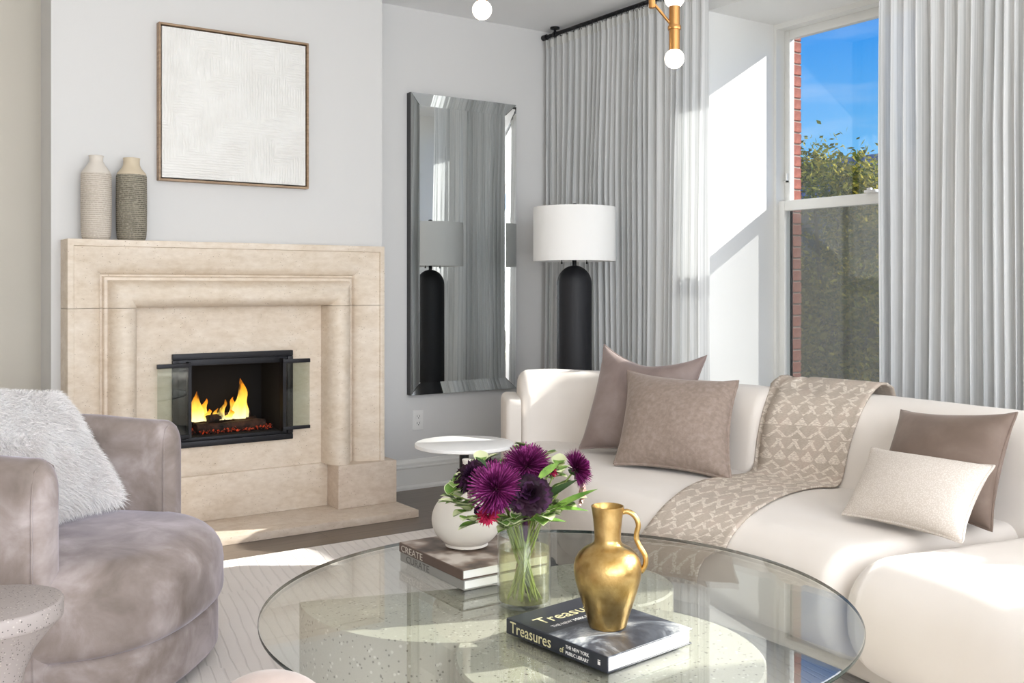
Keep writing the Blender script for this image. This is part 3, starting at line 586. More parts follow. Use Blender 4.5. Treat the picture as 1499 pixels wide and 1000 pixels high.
def rrect(n0, n1, z0, z1, r, k=7):
    rs = r if isinstance(r, (list, tuple)) else [r]*4   # corners: (n1,z1) (n0,z1) (n0,z0) (n1,z0)
    out = []
    for (cx, cz, a0, rr) in ((n1, z1, 0, rs[0]), (n0, z1, 90, rs[1]), (n0, z0, 180, rs[2]), (n1, z0, 270, rs[3])):
        sx = -1 if cx == n1 else 1; sz = -1 if cz == z1 else 1
        for i in range(k+1):
            a = R(a0+90*i/k); out.append((cx+sx*rr+rr*math.cos(a), cz+sz*rr+rr*math.sin(a)))
    return out
def loft(name, u0, u1, sec, mat, parent, er=.06, steps=40, shear=0.0, PL=None, crown=0.0, ori=Vector((0, 0, 0)), wob=0.0):
    # distance along for end rounding
    us = [u0+(u1-u0)*i/400 for i in range(401)]; ps = [station(u, PL)[0] for u in us]; arc = [0]
    for i in range(400): arc.append(arc[-1]+(ps[i+1]-ps[i]).length)
    L = arc[-1]
    ds = sorted(set([er*(1-math.cos(R(a))) for a in range(0, 91, 15)] + [L-er*(1-math.cos(R(a))) for a in range(0, 91, 15)] + [er+(L-2*er)*i/steps for i in range(steps+1)]))
    cn = sum(p[0] for p in sec)/len(sec); cz = sum(p[1] for p in sec)/len(sec)
    n0 = min(p[0] for p in sec); n1 = max(p[0] for p in sec); z0 = min(p[1] for p in sec); z1 = max(p[1] for p in sec)
    mb = MB(); k = len(sec)
    for d in ds:
        j = next((i for i in range(400) if arc[i+1] >= d-1e-9), 399); w = (d-arc[j])/max(1e-9, arc[j+1]-arc[j]); u = us[j]+(us[j+1]-us[j])*w
        S, n = station(u, PL); q = min(d, L-d)
        ins = 0 if q >= er else er*(1-math.sqrt(max(0, 1-(1-q/er)**2)))
        for a, z in sec:
            aa = cn+(a-cn)*(1-2*ins/(n1-n0)); zz = cz+(z-cz)*(1-2*ins/(z1-z0))
            if crown and z > cz: zz += crown*(1-((a-cn)/((n1-n0)/2))**2)*(1-math.exp(-q/.12))
            nn = aa+shear*(zz-.45)
            P = Vector((S.x+n.x*nn, S.y+n.y*nn, zz))
            if wob: P += Vector((1, 1, 1))*wob*noise.noise(P*4.5)
            mb.v.append(P-ori)
    m_ = len(ds)
    mb.f = [(i*k+j, i*k+(j+1) % k, (i+1)*k+(j+1) % k, (i+1)*k+j) for i in range(m_-1) for j in range(k)] + [tuple(range(k)), tuple(range((m_-1)*k, m_*k))]
    return mb.out(name, mat, parent, smooth=True, sharp=70)
SO = Vector((2.9, 2.2, 0)); sofa = thing('curved_sofa', SO, 'long curved cream upholstered sofa with loose back cushions by the window', 'sofa')
seat_sec = rrect(-.76, .20, .135, .455, (.05, .13, .15, .05)); back_sec = rrect(0, .30, .22, .775, (.13, .12, .05, .08), 8)
sofa_surf = []
sofa_surf.append(loft('seat_cushion', .02, 4.93, seat_sec, 'sofa_cream', sofa, .06, 60, crown=.012, ori=SO, wob=.004))
sofa_surf.append(loft('seat_cushion', 4.95, 7.0, seat_sec, 'sofa_cream', sofa, .12, 40, crown=.030, ori=SO, wob=.004))
for a, b in ((.03, 3.92), (3.94, 6.02), (6.04, 8.0)): sofa_surf.append(loft('back_cushion', a, b, back_sec, 'sofa_cream', sofa, .05, 40, shear=.22, PL=STB, ori=SO, wob=.006))
loft('sofa_base', .05, 7.0, rrect(-.56, .34, .05, .16, .02, 3), 'sofa_cream', sofa, .03, 60, ori=SO)
loft('back_shell', .0, 8.0, rrect(.22, .40, .06, .64, (.05, .02, .02, .02), 4), 'sofa_cream', sofa, .03, 60, shear=.1, PL=STB, ori=SO)
# end panel closing the shell
S0, n0 = station(0, STB); tg = Vector((-n0.y, n0.x)) * (1 if True else 1)
if tg.x > 0: tg = -tg
ep = MB(); sec = rrect(.03, .42, .06, .655, (.05, .05, .03, .03), 6)
for d, ins in ((-.004, 0), (.045, 0), (.060, .006), (.068, .02)):
    for a, z in sec:
        a2 = .225+(a-.225)*(1-ins/.20); z2 = .36+(z-.36)*(1-ins/.30); ep.v.append(Vector((S0.x+n0.x*a2+tg.x*d, S0.y+n0.y*a2+tg.y*d, z2))-SO)
k = len(sec); ep.f = [(i*k+j, i*k+(j+1) % k, (i+1)*k+(j+1) % k, (i+1)*k+j) for i in range(3) for j in range(k)]+[tuple(range(k)), tuple(range(3*k, 4*k))]
ep.out('end_panel', 'sofa_cream', sofa, smooth=True, sharp=50)
for u in (.4, 2.6, 4.7, 6.4):
    S, n = station(u)
    for nn in (-.46, .26):
        MB().lathe([(.028, .0121), (.034, .02), (.036, .06)], 16, (S.x+n.x*nn-SO.x, S.y+n.y*nn-SO.y, 0)).out('foot', 'black_metal', sofa, smooth=True, sharp=40)

# ------------------------------------------------------------------ pillows
def pillow(name, c, T, mat, lab, pipe=.0045, N=26, wr=.012, seed=0, pinch=.10, flange=False, pmat=None, chop=0.0):
    A, B, Cc, D = [Vector(p) for p in c]; ctr = (A+B+Cc+D)/4; nrm = (B-A).cross(D-A).normalized()
    if nrm.dot(EYE-ctr) < 0: nrm = -nrm
    def P(s, t):
        s2 = s*(1-pinch*(1-t*t)*abs(s)**1.5); t2 = t*(1-pinch*(1-s*s)*abs(t)**1.5)
        if t2 > 0: t2 -= chop*max(0, 1-abs(s)**1.6)*t2**1.5
        a, b = (s2+1)/2, (t2+1)/2
        return (A*(1-a)+B*a)*(1-b)+(D*(1-a)+Cc*a)*b
    o = thing(name, ctr, lab, 'pillow', 'pillows on the sofa' if name == 'throw_pillow' else None)
    mb = MB()
    for side in (1, -1):
        base = len(mb.v); 
        for j in range(N+1):
            for i in range(N+1):
                s = math.sin((i/N-.5)*math.pi); t = math.sin((j/N-.5)*math.pi)
                h = T/2*(max(0, (1-s**2)*(1-t**2))**.42)*(1-.18*(s*s+t*t)/2)
                p = P(s, t); w = noise.noise(p*7+Vector((seed, seed*2, side)))*wr*(1-s**4)*(1-t**4)
                mb.v.append(p+nrm*side*(h+w)-ctr)
        for j in range(N):
            for i in range(N): mb.f.append((base+j*(N+1)+i, base+j*(N+1)+i+1, base+(j+1)*(N+1)+i+1, base+(j+1)*(N+1)+i))
    cv = mb.out('pillow_cover', mat, o, smooth=True)
    if pipe:
        E = []
        for k in range(4):
            for i in range(20):
                x = -1+2*i/20; s, t = ((x, -1), (1, x), (-x, 1), (-1, -x))[k]; E.append(P(s, t)-ctr)
        E.append(E[0]); MB().tube(E, pipe, 7, False).out('piping', pmat or mat, o, smooth=True)
    return o, cv
pillow('throw_pillow', [(2.712, 3.452, .475), (2.885, 2.990, .475), (3.079, 3.046, .890), (2.907, 3.518, .922)], .20, 'velvet_mauve', 'mauve velvet pillow leaning behind the rose chenille pillow', seed=1, chop=.30)
pillow('throw_pillow', [(2.611, 3.095, .47), (2.764, 2.612, .465), (3.013, 2.807, .803), (2.852, 3.289, .820)], .21, 'chenille_rose', 'rose taupe chenille pillow with piped edge in front of the mauve pillow', seed=2, pipe=.007, chop=.05)
pillow('throw_pillow', [(2.807, 2.035, .475), (2.781, 1.612, .475), (3.040, 1.680, .792), (3.048, 2.091, .758)], .18, 'velvet_cocoa', 'cocoa brown velvet pillow behind the ivory lumbar pillow', seed=3, chop=.06)
pillow('throw_pillow', [(2.589, 1.983, .48), (2.549, 1.560, .485), (2.775, 1.601, .665), (2.785, 2.020, .662)], .14, 'knit_ivory', 'small ivory knitted lumbar pillow lying on the sofa seat', seed=4, wr=.004)

# ------------------------------------------------------------------ throw draped over the sofa back and seat
verts = []; faces = []
for o in sofa_surf:
    b = len(verts); verts += [v.co+SO for v in o.data.vertices]; faces += [tuple(i+b for i in p.vertices) for p in o.data.polygons]
bvh = BVHTree.FromPolygons(verts, faces)
Le = [(1128, 566), (1116, 600), (1106, 650), (1099, 694), (1062, 700), (1015, 712), (975, 742), (946, 778), (934, 792)]
Re = [(1276, 580), (1262, 605), (1243, 660), (1231, 712), (1196, 716), (1150, 727), (1105, 752), (1074, 785), (1064, 806)]
def along(E, t):
    t = t*(len(E)-1); i = min(int(t), len(E)-2); w = t-i
    g = lambda k: Vector(E[max(0, min(len(E)-1, k))]); return cat(g(i-1), g(i), g(i+1), g(i+2), w)
NR, NC = 60, 24; rows = []
for r in range(NR+1):
    row = []
    for c in range(NC+1):
        p = along(Le, r/NR).lerp(along(Re, r/NR), c/NC); d = ray(p.x, p.y).normalized()
        h = bvh.ray_cast(EYE, d)
        if h[0] is None: row.append(None); continue
        row.append(h[0]+h[1]*(1 if h[1].dot(d) < 0 else -1)*.009)
    rows.append(row)
# fill any missed grazing points from the next row
for r in range(NR, -1, -1):
    for c in range(NC+1):
        if rows[r][c] is None: rows[r][c] = rows[r+1][c]+Vector((0, 0, .004))
for _ in range(6):     # relax so the cloth bridges the seat/back crease
    new = [[v.copy() for v in row] for row in rows]
    for r in range(1, NR):
        for c in range(NC+1): new[r][c] = rows[r][c]*.5+(rows[r-1][c]+rows[r+1][c])*.25
    rows = new
S_, n_ = station(3.4)
top = [[p.copy() for p in rows[0]]]
pre = []
for i, (dn, dz) in enumerate(((.03, .016), (.07, .030), (.12, .030), (.17, .010), (.20, -.05), (.21, -.14))):
    row = []
    for c in range(NC+1):
        q = rows[0][c]; nn = Vector((n_.x, n_.y, 0)); row.append(q+nn*dn+Vector((0, 0, dz)))
    pre.insert(0, row)
post = []
dirv = (rows[NR][NC//2]-rows[NR-4][NC//2]); dirv.z = 0; dirv.normalize()
for dn, dz in ((.03, -.006), (.06, -.025), (.08, -.06), (.088, -.11)): post.append([q+dirv*dn+Vector((0, 0, dz)) for q in rows[NR]])
# front overhang follows the seat nose
allr = pre+rows+post; v = [p for row in allr for p in row]; nc = NC+1
f = [(r*nc+c, r*nc+c+1, (r+1)*nc+c+1, (r+1)*nc+c) for r in range(len(allr)-1) for c in range(NC)]
ctr = Vector((2.8, 2.6, .5)); me = bpy.data.meshes.new('throw_blanket'); me.from_pydata([tuple(p-ctr) for p in v], [], f); ul = me.uv_layers.new(name='UVMap')
nr = len(allr)
for lp in me.loops:
    vi = lp.vertex_index; ul.data[lp.index].uv = ((vi % nc)/NC*.62, (vi//nc)/(nr-1)*1.5)
to = link('throw_blanket', me, 'woven_throw'); to.location = ctr; sm = to.modifiers.new('thickness', 'SOLIDIFY'); sm.thickness = .007; sm.offset = 0
tag(to, 'beige woven throw with pale diamond pattern draped over the sofa back and seat', 'blanket')

# ------------------------------------------------------------------ coffee table
TC = Vector((1.505, 2.004, 0)); TZ = .40; TR = .726
ct = thing('coffee_table', TC, 'round glass coffee table on a split terrazzo drum base', 'coffee table')
gt = MB().lathe([(TR-.002, TZ-.012), (TR, TZ-.010), (TR, TZ-.002), (TR-.002, TZ)], 128).out('glass_top', 'table_glass', ct, smooth=True, sharp=30)
MB().lathe([(TR+.0003, TZ-.0105), (TR+.0008, TZ-.0095), (TR+.0008, TZ-.0025), (TR+.0003, TZ-.0015)], 128, cap=False).out('glass_rim', 'glass_edge', ct, smooth=True)
def halfdrum(cx, cy, r, ang, z0, z1, mat='terrazzo_cream'):
    pts = [(cx+r*math.cos(R(a)), cy+r*math.sin(R(a))) for a in [ang+180*i/40 for i in range(41)]]
    k = len(pts); v = [(x-TC.x, y-TC.y, z) for z in (z0, z1) for x, y in pts]; f = [(i, (i+1) % k, k+(i+1) % k, k+i) for i in range(k)]+[tuple(range(k))[::-1], tuple(range(k, 2*k))]
    MB().add(v, f).out('base_drum', mat, ct, smooth=True, sharp=30, bevel=0)
halfdrum(1.360, 2.262, .40, 162, .0121, TZ-.0125); 
for cx, cy, r, top in ((1.40, 1.68, .335, TZ-.0140), (1.70, 2.09, .205, TZ-.0135)):
    MB().lathe([(r-.004, .0121), (r, .018), (r, top-.005), (r-.005, top)], 64, (cx-TC.x, cy-TC.y, 0)).out('base_drum', 'terrazzo_cream', ct, smooth=True, sharp=30)

# ------------------------------------------------------------------ books
def text(name, s, size, mat, parent, loc, rot, align='LEFT', ext=.0002, sx=1.0, bold=0.0):
    cu = bpy.data.curves.new('lettering', 'FONT'); cu.body = s; cu.size = size; cu.align_x = align; cu.extrude = ext; cu.resolution_u = 3; cu.offset = bold
    t = bpy.data.objects.new('tmp', cu); C.objects.link(t); bpy.context.view_layer.update()
    me = bpy.data.meshes.new_from_object(t.evaluated_get(bpy.context.evaluated_depsgraph_get())); bpy.data.objects.remove(t); bpy.data.curves.remove(cu)
    me.materials.clear(); o = link(name, me, mat, parent, False); o.location = loc; o.rotation_euler = rot; o.scale = (sx, 1, 1); return o
def book(name, loc, rz, L, W, H, cov, lab, cat='book', group=None, top=None, bt=.003):
    # local: spine at x=0 running along y (0..L), fore edge at x=W
    t = thing(name, loc, lab, cat, group, rz)
    mb = MB().box(0, W, 0, L, 0, bt).box(0, W, 0, L, H-bt, H).box(-.002, bt, 0, L, 0, H)
    MB().box(0, W, 0, L, 0, bt).out('back_cover', cov, t, bevel=.0008, seg=1)
    MB().box(0, W, 0, L, H-bt, H).out('front_cover', top or cov, t, bevel=.0008, seg=1)
    MB().box(-.003, bt*.6, 0, L, .0004, H-.0004).out('spine', cov, t, bevel=.0025, seg=3)
    MB().box(bt*.6, W-.005, .004, L-.004, bt, H-bt).out('pages', 'paper_white', t)
    return t
# spine faces -x (towards the camera-left); lettering on the spine reads along -y
b1z, H1 = TZ, .027
bk1 = book('hardcover_book', (1.350, 2.195, TZ), 0, .345, .27, H1, 'book_grey', 'pale grey hardcover book at the bottom under the round stoneware vase')
bk2 = book('hardcover_book', (1.346, 2.195, TZ+H1), 0, .345, .275, H1, 'book_brown', 'dark brown hardcover book on top of the pale grey book', top='cover_room')
RS = (R(90), 0, R(-90))
text('lettering', 'CREATE', .026, 'ink_pale', bk2, (-.0033, .333, .0045), RS, sx=1.35); text('lettering', 'INTERIORS THAT INSPIRE', .008, 'ink_pale', bk2, (-.0033, .19, .009), RS) if False else None
text('lettering', 'CURATE', .026, 'ink_dark', bk1, (-.0033, .310, .0045), RS, sx=1.35)
book3 = book('art_book', (1.300, 1.560, TZ), R(6.3), .316, .263, .0345, 'book_navy', 'thick navy art book with white page edges under the gold jug', top='cover_photo')
# title block area of the cover is navy: a printed panel
MB().box(.001, .262, .180, .315, .0345, .03462).out('cover_panel', 'book_navy', book3)
text('lettering', 'Treasures', .036, 'ink_gold', book3, (-.0033, .302, .0065), RS, sx=.93)
text('lettering', 'of', .018, 'ink_gold', book3, (-.0033, .140, .0075), RS, sx=.8)
text('lettering', 'THE NEW YORK', .0105, 'ink_white', book3, (-.0033, .122, .0195), RS, sx=.9); text('lettering', 'PUBLIC LIBRARY', .0105, 'ink_white', book3, (-.0033, .122, .0070), RS, sx=.9)
MB().box(-.0034, -.0030, .020, .027, .012, .019).box(-.0034, -.0030, .020, .027, .0205, .0225).out('publisher_mark', 'ink_white', book3)
RTP = (0, 0, R(-90))
RTP = (0, 0, R(-90))
text('lettering', 'Treasures', .052, 'ink_gold', book3, (.030, .232, .0347), (0, 0, 0)); text('lettering', 'THE NEW YORK PUBLIC LIBRARY', .0165, 'ink_white', book3, (.036, .200, .0347), (0, 0, 0), sx=.82)

# ------------------------------------------------------------------ round stoneware vase with slim neck
rv = thing('round_vase', (1.478, 2.392, TZ+2*H1), 'round white stoneware vase with slim neck standing on two books', 'vase')
pr = [(.045, 0), (.060, .006)] + [(.098*math.cos(a)**.85 if math.cos(a) > 0 else 0, .078+.078*math.sin(a)) for a in [R(x) for x in range(-58, 80, 8)]] + [(.016, .157), (.0125, .165), (.011, .19), (.011, .236), (.013, .243), (.0115, .245), (.009, .236), (.009, .20)]
MB().lathe(pr, 48).out('vessel', 'stoneware_white', rv, smooth=True, sharp=70)

# ------------------------------------------------------------------ gold jug
jg = thing('gold_jug', (1.4156, 1.7014, TZ+.0347), 'antique gold metal jug with curved handle standing on the navy book', 'jug')
u = .00152
prof_px = [(25, 0), (27.5, 1.2), (28.5, 4), (31, 14), (35, 26), (39.5, 40), (44, 54), (48, 68), (50, 80), (50, 88), (48, 97), (43.5, 105), (36, 112), (28, 116.5), (22.5, 119.5), (20, 123), (19.5, 128), (20, 140), (21.5, 155), (23, 166), (24.2, 172), (24.4, 174), (23, 174.5), (21.5, 172), (20, 160), (18, 140), (17, 125)]
MB().lathe([(a*u*.98, b*u) for a, b in prof_px], 56).out('vessel', 'gold_leaf', jg, smooth=True, sharp=75)
hd = Vector((RT.x, RT.y, 0))*.98+Vector((FW.x, FW.y, 0))*-.1; hd.normalize()
hp = [(20, 165), (28, 167), (37, 163), (43, 155), (45, 146), (42.5, 136), (42.5, 127), (47, 117), (54, 106), (56, 97), (54, 88), (48.5, 80)]
def catp(pts, n):
    out = []
    for i in range(len(pts)-1):
        for j in range(n):
            g = lambda k: Vector(pts[max(0, min(len(pts)-1, k))]); out.append(cat(g(i-1), g(i), g(i+1), g(i+2), j/n))
    out.append(Vector(pts[-1])); return out
MB().tube([hd*(a*u*.98)+Vector((0, 0, b*u)) for a, b in catp(hp, 4)], .0058, 12).out('handle', 'gold_leaf', jg, smooth=True)

# ------------------------------------------------------------------ flower vase and bouquet
VC = Vector((1.417, 2.024, TZ)); VR = .0655; VH = .208
vg = thing('glass_vase', VC, 'clear glass cylinder vase half filled with water holding purple flowers', 'vase')
MB().lathe([(VR-.004, 0), (VR, .003), (VR, VH), (VR-.0025, VH), (VR-.003, .013), (0.0005, .013)], 64).out('vessel', 'vase_glass', vg, smooth=True, sharp=50)
MB().lathe([(VR-.0034, .0135), (VR-.0034, .140), (.0005, .140)], 48).out('water', 'flower_water', vg, smooth=True, sharp=50)
def px_at(px, py, dep): return EYE+ray(px, py)*(dep/FPX)
def leafmesh(mb, base, d, up, L, W, bend=.25, n=6):
    d = d.normalized(); s = d.cross(up).normalized(); up = s.cross(d)
    b0 = len(mb.v)
    for i in range(n+1):
        t = i/n; w = W*math.sin(math.pi*min(1, t*.92+.08))**.8*(1-.25*t) if i < n else .0003
        c = base+d*L*t+up*(-bend*L*t*t); fold = up*w*.28
        mb.v += [c-s*w+fold, c, c+s*w+fold]
    for i in range(n):
        for k in (0, 1): mb.f.append((b0+i*3+k, b0+i*3+k+1, b0+(i+1)*3+k+1, b0+(i+1)*3+k))
def stem_to(head, seed):
    rnd = random.Random(seed); a = math.atan2(VC.y-head.y, VC.x-head.x)+rnd.uniform(-.5, .5); rr = rnd.uniform(.02, .048)
    foot = Vector((VC.x+rr*math.cos(a), VC.y+rr*math.sin(a), TZ+.016)); mid = Vector((VC.x+(head.x-VC.x)*.35, VC.y+(head.y-VC.y)*.35, TZ+VH))
    d = mid.xy-VC.xy
    if d.length > VR-.012: d = d.normalized()*(VR-.012); mid.x = VC.x+d.x; mid.y = VC.y+d.y
    return [foot, foot.lerp(mid, .5)+Vector((rnd.uniform(-.006, .006), rnd.uniform(-.006, .006), 0)), mid, mid.lerp(head, .55)+Vector((0, 0, .006)), head]
def flower(name, px, py, dep, lab, builder, smat='stem_green', sr=.0026, seed=0, face=None):
    h = px_at(px, py, dep); t = thing(name, VC+Vector((0, 0, .016)), lab, 'flower'); O = t.location
    st = catp([p-O for p in stem_to(h, seed)], 4); MB().tube(st, sr, 6).out('stem', smat, t, smooth=True)
    d = face.normalized() if face else ((h-VC-Vector((0, 0, .12))).normalized()+(EYE-h).normalized()*.9).normalized()
    builder(t, h-O, d, seed); return t
def basis(d):
    a = d.orthogonal().normalized(); return a, d.cross(a)
def mum(rad, nring=11, mats=('petal_magenta', 'petal_magenta_tip')):
    def f(t, h, d, seed):
        rnd = random.Random(seed); a, b = basis(d); m1, m2 = MB(), MB(); ga = 0
        N = 430
        for i in range(N):
            q = (i+.5)/N; el = math.acos(1-1.25*q); ga += 2.39996
            o = d*math.cos(el)+(a*math.cos(ga)+b*math.sin(ga))*math.sin(el)
            L = rad*(.62+.38*smoothstep(.0, .55, q))*rnd.uniform(.9, 1.1); w = rad*.040
            s = o.cross(d+Vector((.01, .02, .03))).normalized(); upv = s.cross(o)
            p0 = h+o*rad*.12; curl = d*(rad*.16*(1-q))
            p1 = h+o*L*.62+curl*.3; p2 = h+o*L+curl
            mb = m1 if rnd.random() < .68 else m2; k = len(mb.v)
            mb.v += [p0-s*w*.5, p0+s*w*.5, p1+s*w, p1-s*w, p1+upv*w*.8, p2+s*w*.45, p2-s*w*.45]
            mb.f += [(k, k+1, k+2, k+4), (k, k+4, k+3), (k+3, k+4, k+6), (k+4, k+2, k+5), (k+4, k+5, k+6)]
        m1.out('petals', mats[0], t); m2.out('petals', mats[1], t)
        MB().lathe([(rad*.05, 0), (rad*.3, rad*.12), (rad*.36, rad*.3)], 10, h-Vector((0, 0, rad*.32))).out('calyx', 'leaf_dark', t, smooth=True)
    return f
def rosette(rad, mats, layers=6, ruff=.2, open_=1.0):
    def f(t, h, d, seed):
        rnd = random.Random(seed); a, b = basis(d); mbs = [MB() for _ in mats]
        for l in range(layers):
            q = (l+1)/layers; n = 3+l; r = rad*q
            for k in range(n):
                th0 = 2*math.pi*(k/n)+l*1.3; wid = 2*math.pi/n*.72; mb = mbs[rnd.randrange(len(mbs))]; base = len(mb.v); nu, nv = 6, 5
                for j in range(nv+1):
                    for i in range(nu+1):
                        x = (i/nu-.5)*2; y = j/nv; th = th0+x*wid*(.45+.55*math.sin(math.pi*(.15+.6*y)))
                        rr = r*(.25+.75*y**1.1*open_)*(1+ruff*.5*math.sin(x*9+l*2)*y*y); hz = rad*(.55*y*(1-.72*q*y)+.12*(1-q))+rad*ruff*.25*math.sin(x*8+k)*y*y-rad*.25*(1-math.cos(x*1.1))*y
                        mb.v.append(h+(a*math.cos(th)+b*math.sin(th))*rr+d*(hz-rad*.2))
                for j in range(nv):
                    for i in range(nu): mb.f.append((base+j*(nu+1)+i, base+j*(nu+1)+i+1, base+(j+1)*(nu+1)+i+1, base+(j+1)*(nu+1)+i))
        for mb, mm in zip(mbs, mats):
            if mb.v: mb.out('petals', mm, t, smooth=True)
    return f
def sprig(n, L, W, spread=.05, mats=('leaf_green', 'leaf_pale_edge'), big=False):
    def f(t, h, d, seed):
        rnd = random.Random(seed)
        for i in range(n):
            a = 2*math.pi*i/n+rnd.uniform(-.4, .4); dv = Vector((math.cos(a), math.sin(a), rnd.uniform(-.25, .75))); dv = (dv+d*.5).normalized()
            bp = h-d*spread*rnd.random()*1.1
            LL = L*rnd.uniform(.75, 1.15); m1 = MB(); leafmesh(m1, bp, dv, Vector((0, 0, 1)), LL, W*rnd.uniform(.8, 1.1), rnd.uniform(.05, .4)); lf = m1.out('leaf', mats[0], t, smooth=True)
            if len(mats) > 1:
                m2 = MB(); leafmesh(m2, bp-Vector((0, 0, .0009)), dv, Vector((0, 0, 1)), LL*1.06, W*1.12, .22); m2.v = [v for v in m2.v]; m2.out('leaf_margin', mats[1], lf, smooth=True)
    return f
D0 = 2.47
flower('chrysanthemum', 725, 716, D0-.04, 'spiky magenta chrysanthemum with full round head, low beside the plum rosette', mum(.066), seed=11)
flower('chrysanthemum', 770, 682, D0+.03, 'spiky magenta chrysanthemum tilted upwards above the plum rosette', mum(.060), seed=12, face=Vector((-.25, -.35, .9)))
flower('chrysanthemum', 842, 687, D0+.02, 'bright magenta chrysanthemum pom on the sunny side above the gold jug', mum(.050, mats=('petal_magenta', 'petal_magenta_tip')), seed=13, face=Vector((.75, -.45, .35)))
flower('cabbage_rosette', 774, 722, D0-.06, 'nearly black plum ornamental cabbage rosette in the bouquet', rosette(.058, ('petal_plum', 'petal_plum', 'petal_violet'), 7, .18), seed=14, smat='petal_violet', sr=.006)
flower('ruffled_flower', 690, 694, D0+.04, 'ruffled dark violet flower at the fireplace side of the bouquet', rosette(.050, ('petal_violet', 'petal_plum'), 6, .45, 1.0), seed=15)
flower('ruffled_flower', 711, 684, D0+.08, 'small ruffled purple flower behind the low chrysanthemum', rosette(.034, ('petal_violet', 'petal_magenta'), 5, .4), seed=25)
flower('carnation', 714, 752, D0-.05, 'small crimson carnation peeping out below the chrysanthemum', rosette(.028, ('petal_red',), 6, .6), seed=16)
flower('carnation', 805, 688, D0+.06, 'deep red carnation half hidden between green leaves', rosette(.022, ('petal_red', 'petal_plum'), 5, .5), seed=26)
flower('blush_flower', 852, 722, D0+.05, 'pale blush flower drooping beneath the sunny chrysanthemum', rosette(.032, ('petal_blush',), 4, .3, 1.1), seed=17, face=Vector((.8, -.5, -.1)))
flower('flower_bud', 690, 722, D0-.02, 'closed mauve bud hanging over the round vase', rosette(.020, ('bud_mauve',), 3, .1, .5), seed=18)
flower('flower_bud', 699, 747, D0-.03, 'slim closed violet bud beside the crimson carnation', rosette(.018, ('petal_violet',), 3, .1, .5), seed=28)
SP = [(664, 705, .05, 5, .030, .011, 'variegated leaf sprig reaching out over the round vase'), (672, 738, .0, 6, .034, .013, 'variegated leaf sprig hanging in front of the round vase'), (684, 756, -.03, 5, .034, .012, 'variegated leaf sprig drooping lowest against the round vase'),
      (704, 676, .10, 5, .035, .013, 'green leaf sprig rising behind the ruffled violet flower'), (768, 656, .06, 6, .030, .012, 'green leaf tuft standing tallest over the bouquet'), (795, 668, .07, 6, .030, .012, 'pale green leaf sprig behind the upper chrysanthemum'),
      (818, 680, .08, 5, .032, .013, 'green leaf sprig behind the sunny chrysanthemum'), (752, 758, -.07, 5, .028, .012, 'variegated leaf sprig at the rim of the glass vase'), (735, 762, -.06, 5, .030, .012, 'grey green leaf sprig drooping over the vase rim'),
      (656, 722, .02, 4, .028, .011, 'variegated leaf sprig at the outermost fireplace side of the bouquet'), (800, 745, -.04, 6, .036, .015, 'broad green leaf sprig under the plum rosette on the sunny side'), (828, 735, .0, 6, .036, .015, 'bright green leaf sprig below the sunny chrysanthemum'), (745, 668, .09, 5, .034, .014, 'dark leaf sprig between the two upper magenta heads'), (812, 715, .03, 6, .036, .015, 'green leaf sprig between the plum rosette and the sunny chrysanthemum')]
for i, (px, py, dd, n, L, W, lab) in enumerate(SP): flower('leaf_sprig', px, py, D0+dd, lab, sprig(n+2, L*1.45, W*1.5), seed=40+i, sr=.0018)
# long green blades to the right
for i, (p0, p1, W, lab) in enumerate((((800, 752), (866, 712), .014, 'long bright green leaf pointing over the gold jug'), ((795, 745), (858, 741), .013, 'long pale green leaf stretching towards the gold jug handle'), ((785, 740), (838, 700), .016, 'broad dark green leaf under the sunny chrysanthemum'), ((775, 762), (826, 758), .014, 'broad green leaf curling over the vase rim'), ((730, 700), (702, 668), .013, 'dark green leaf behind the full chrysanthemum'), ((790, 700), (816, 676), .013, 'rounded green leaf beside the deep red carnation'))):
    a = px_at(*p0, D0-.03); b = px_at(*p1, D0-.02+.02*(i % 2)); t = thing('foliage_spray', VC+Vector((0, 0, .016)), lab, 'leaf'); O = t.location
    mb = MB(); leafmesh(mb, a-O, b-a, Vector((.1, -.4, 1)), (b-a).length*1.08, W, .12, 9); mb.out('blade', 'leaf_dark' if 'dark' in lab else 'leaf_green', t, smooth=True)
    MB().tube(catp([p-O for p in stem_to(a, 70+i)], 3), .002, 6).out('stem', 'stem_brown' if i % 2 else 'stem_green', t, smooth=True)

# ------------------------------------------------------------------ white drinks table
dt = thing('drinks_table', (2.20, 3.58, .0121), 'small round white drinks table with black pole beside the sofa end', 'side table')
MB().lathe([(.200, .500), (.206, .503), (.207, .510), (.206, .516), (.203, .518)], 64).out('table_top', 'plastic_white', dt, smooth=True, sharp=40)
MB().lathe([(.020, .008), (.020, .500)], 24).out('pole', 'black_metal', dt, smooth=True, sharp=40)
MB().lathe([(.13, 0), (.132, .004), (.13, .010), (.03, .014)], 40).out('foot_plate', 'black_metal', dt, smooth=True, sharp=40)

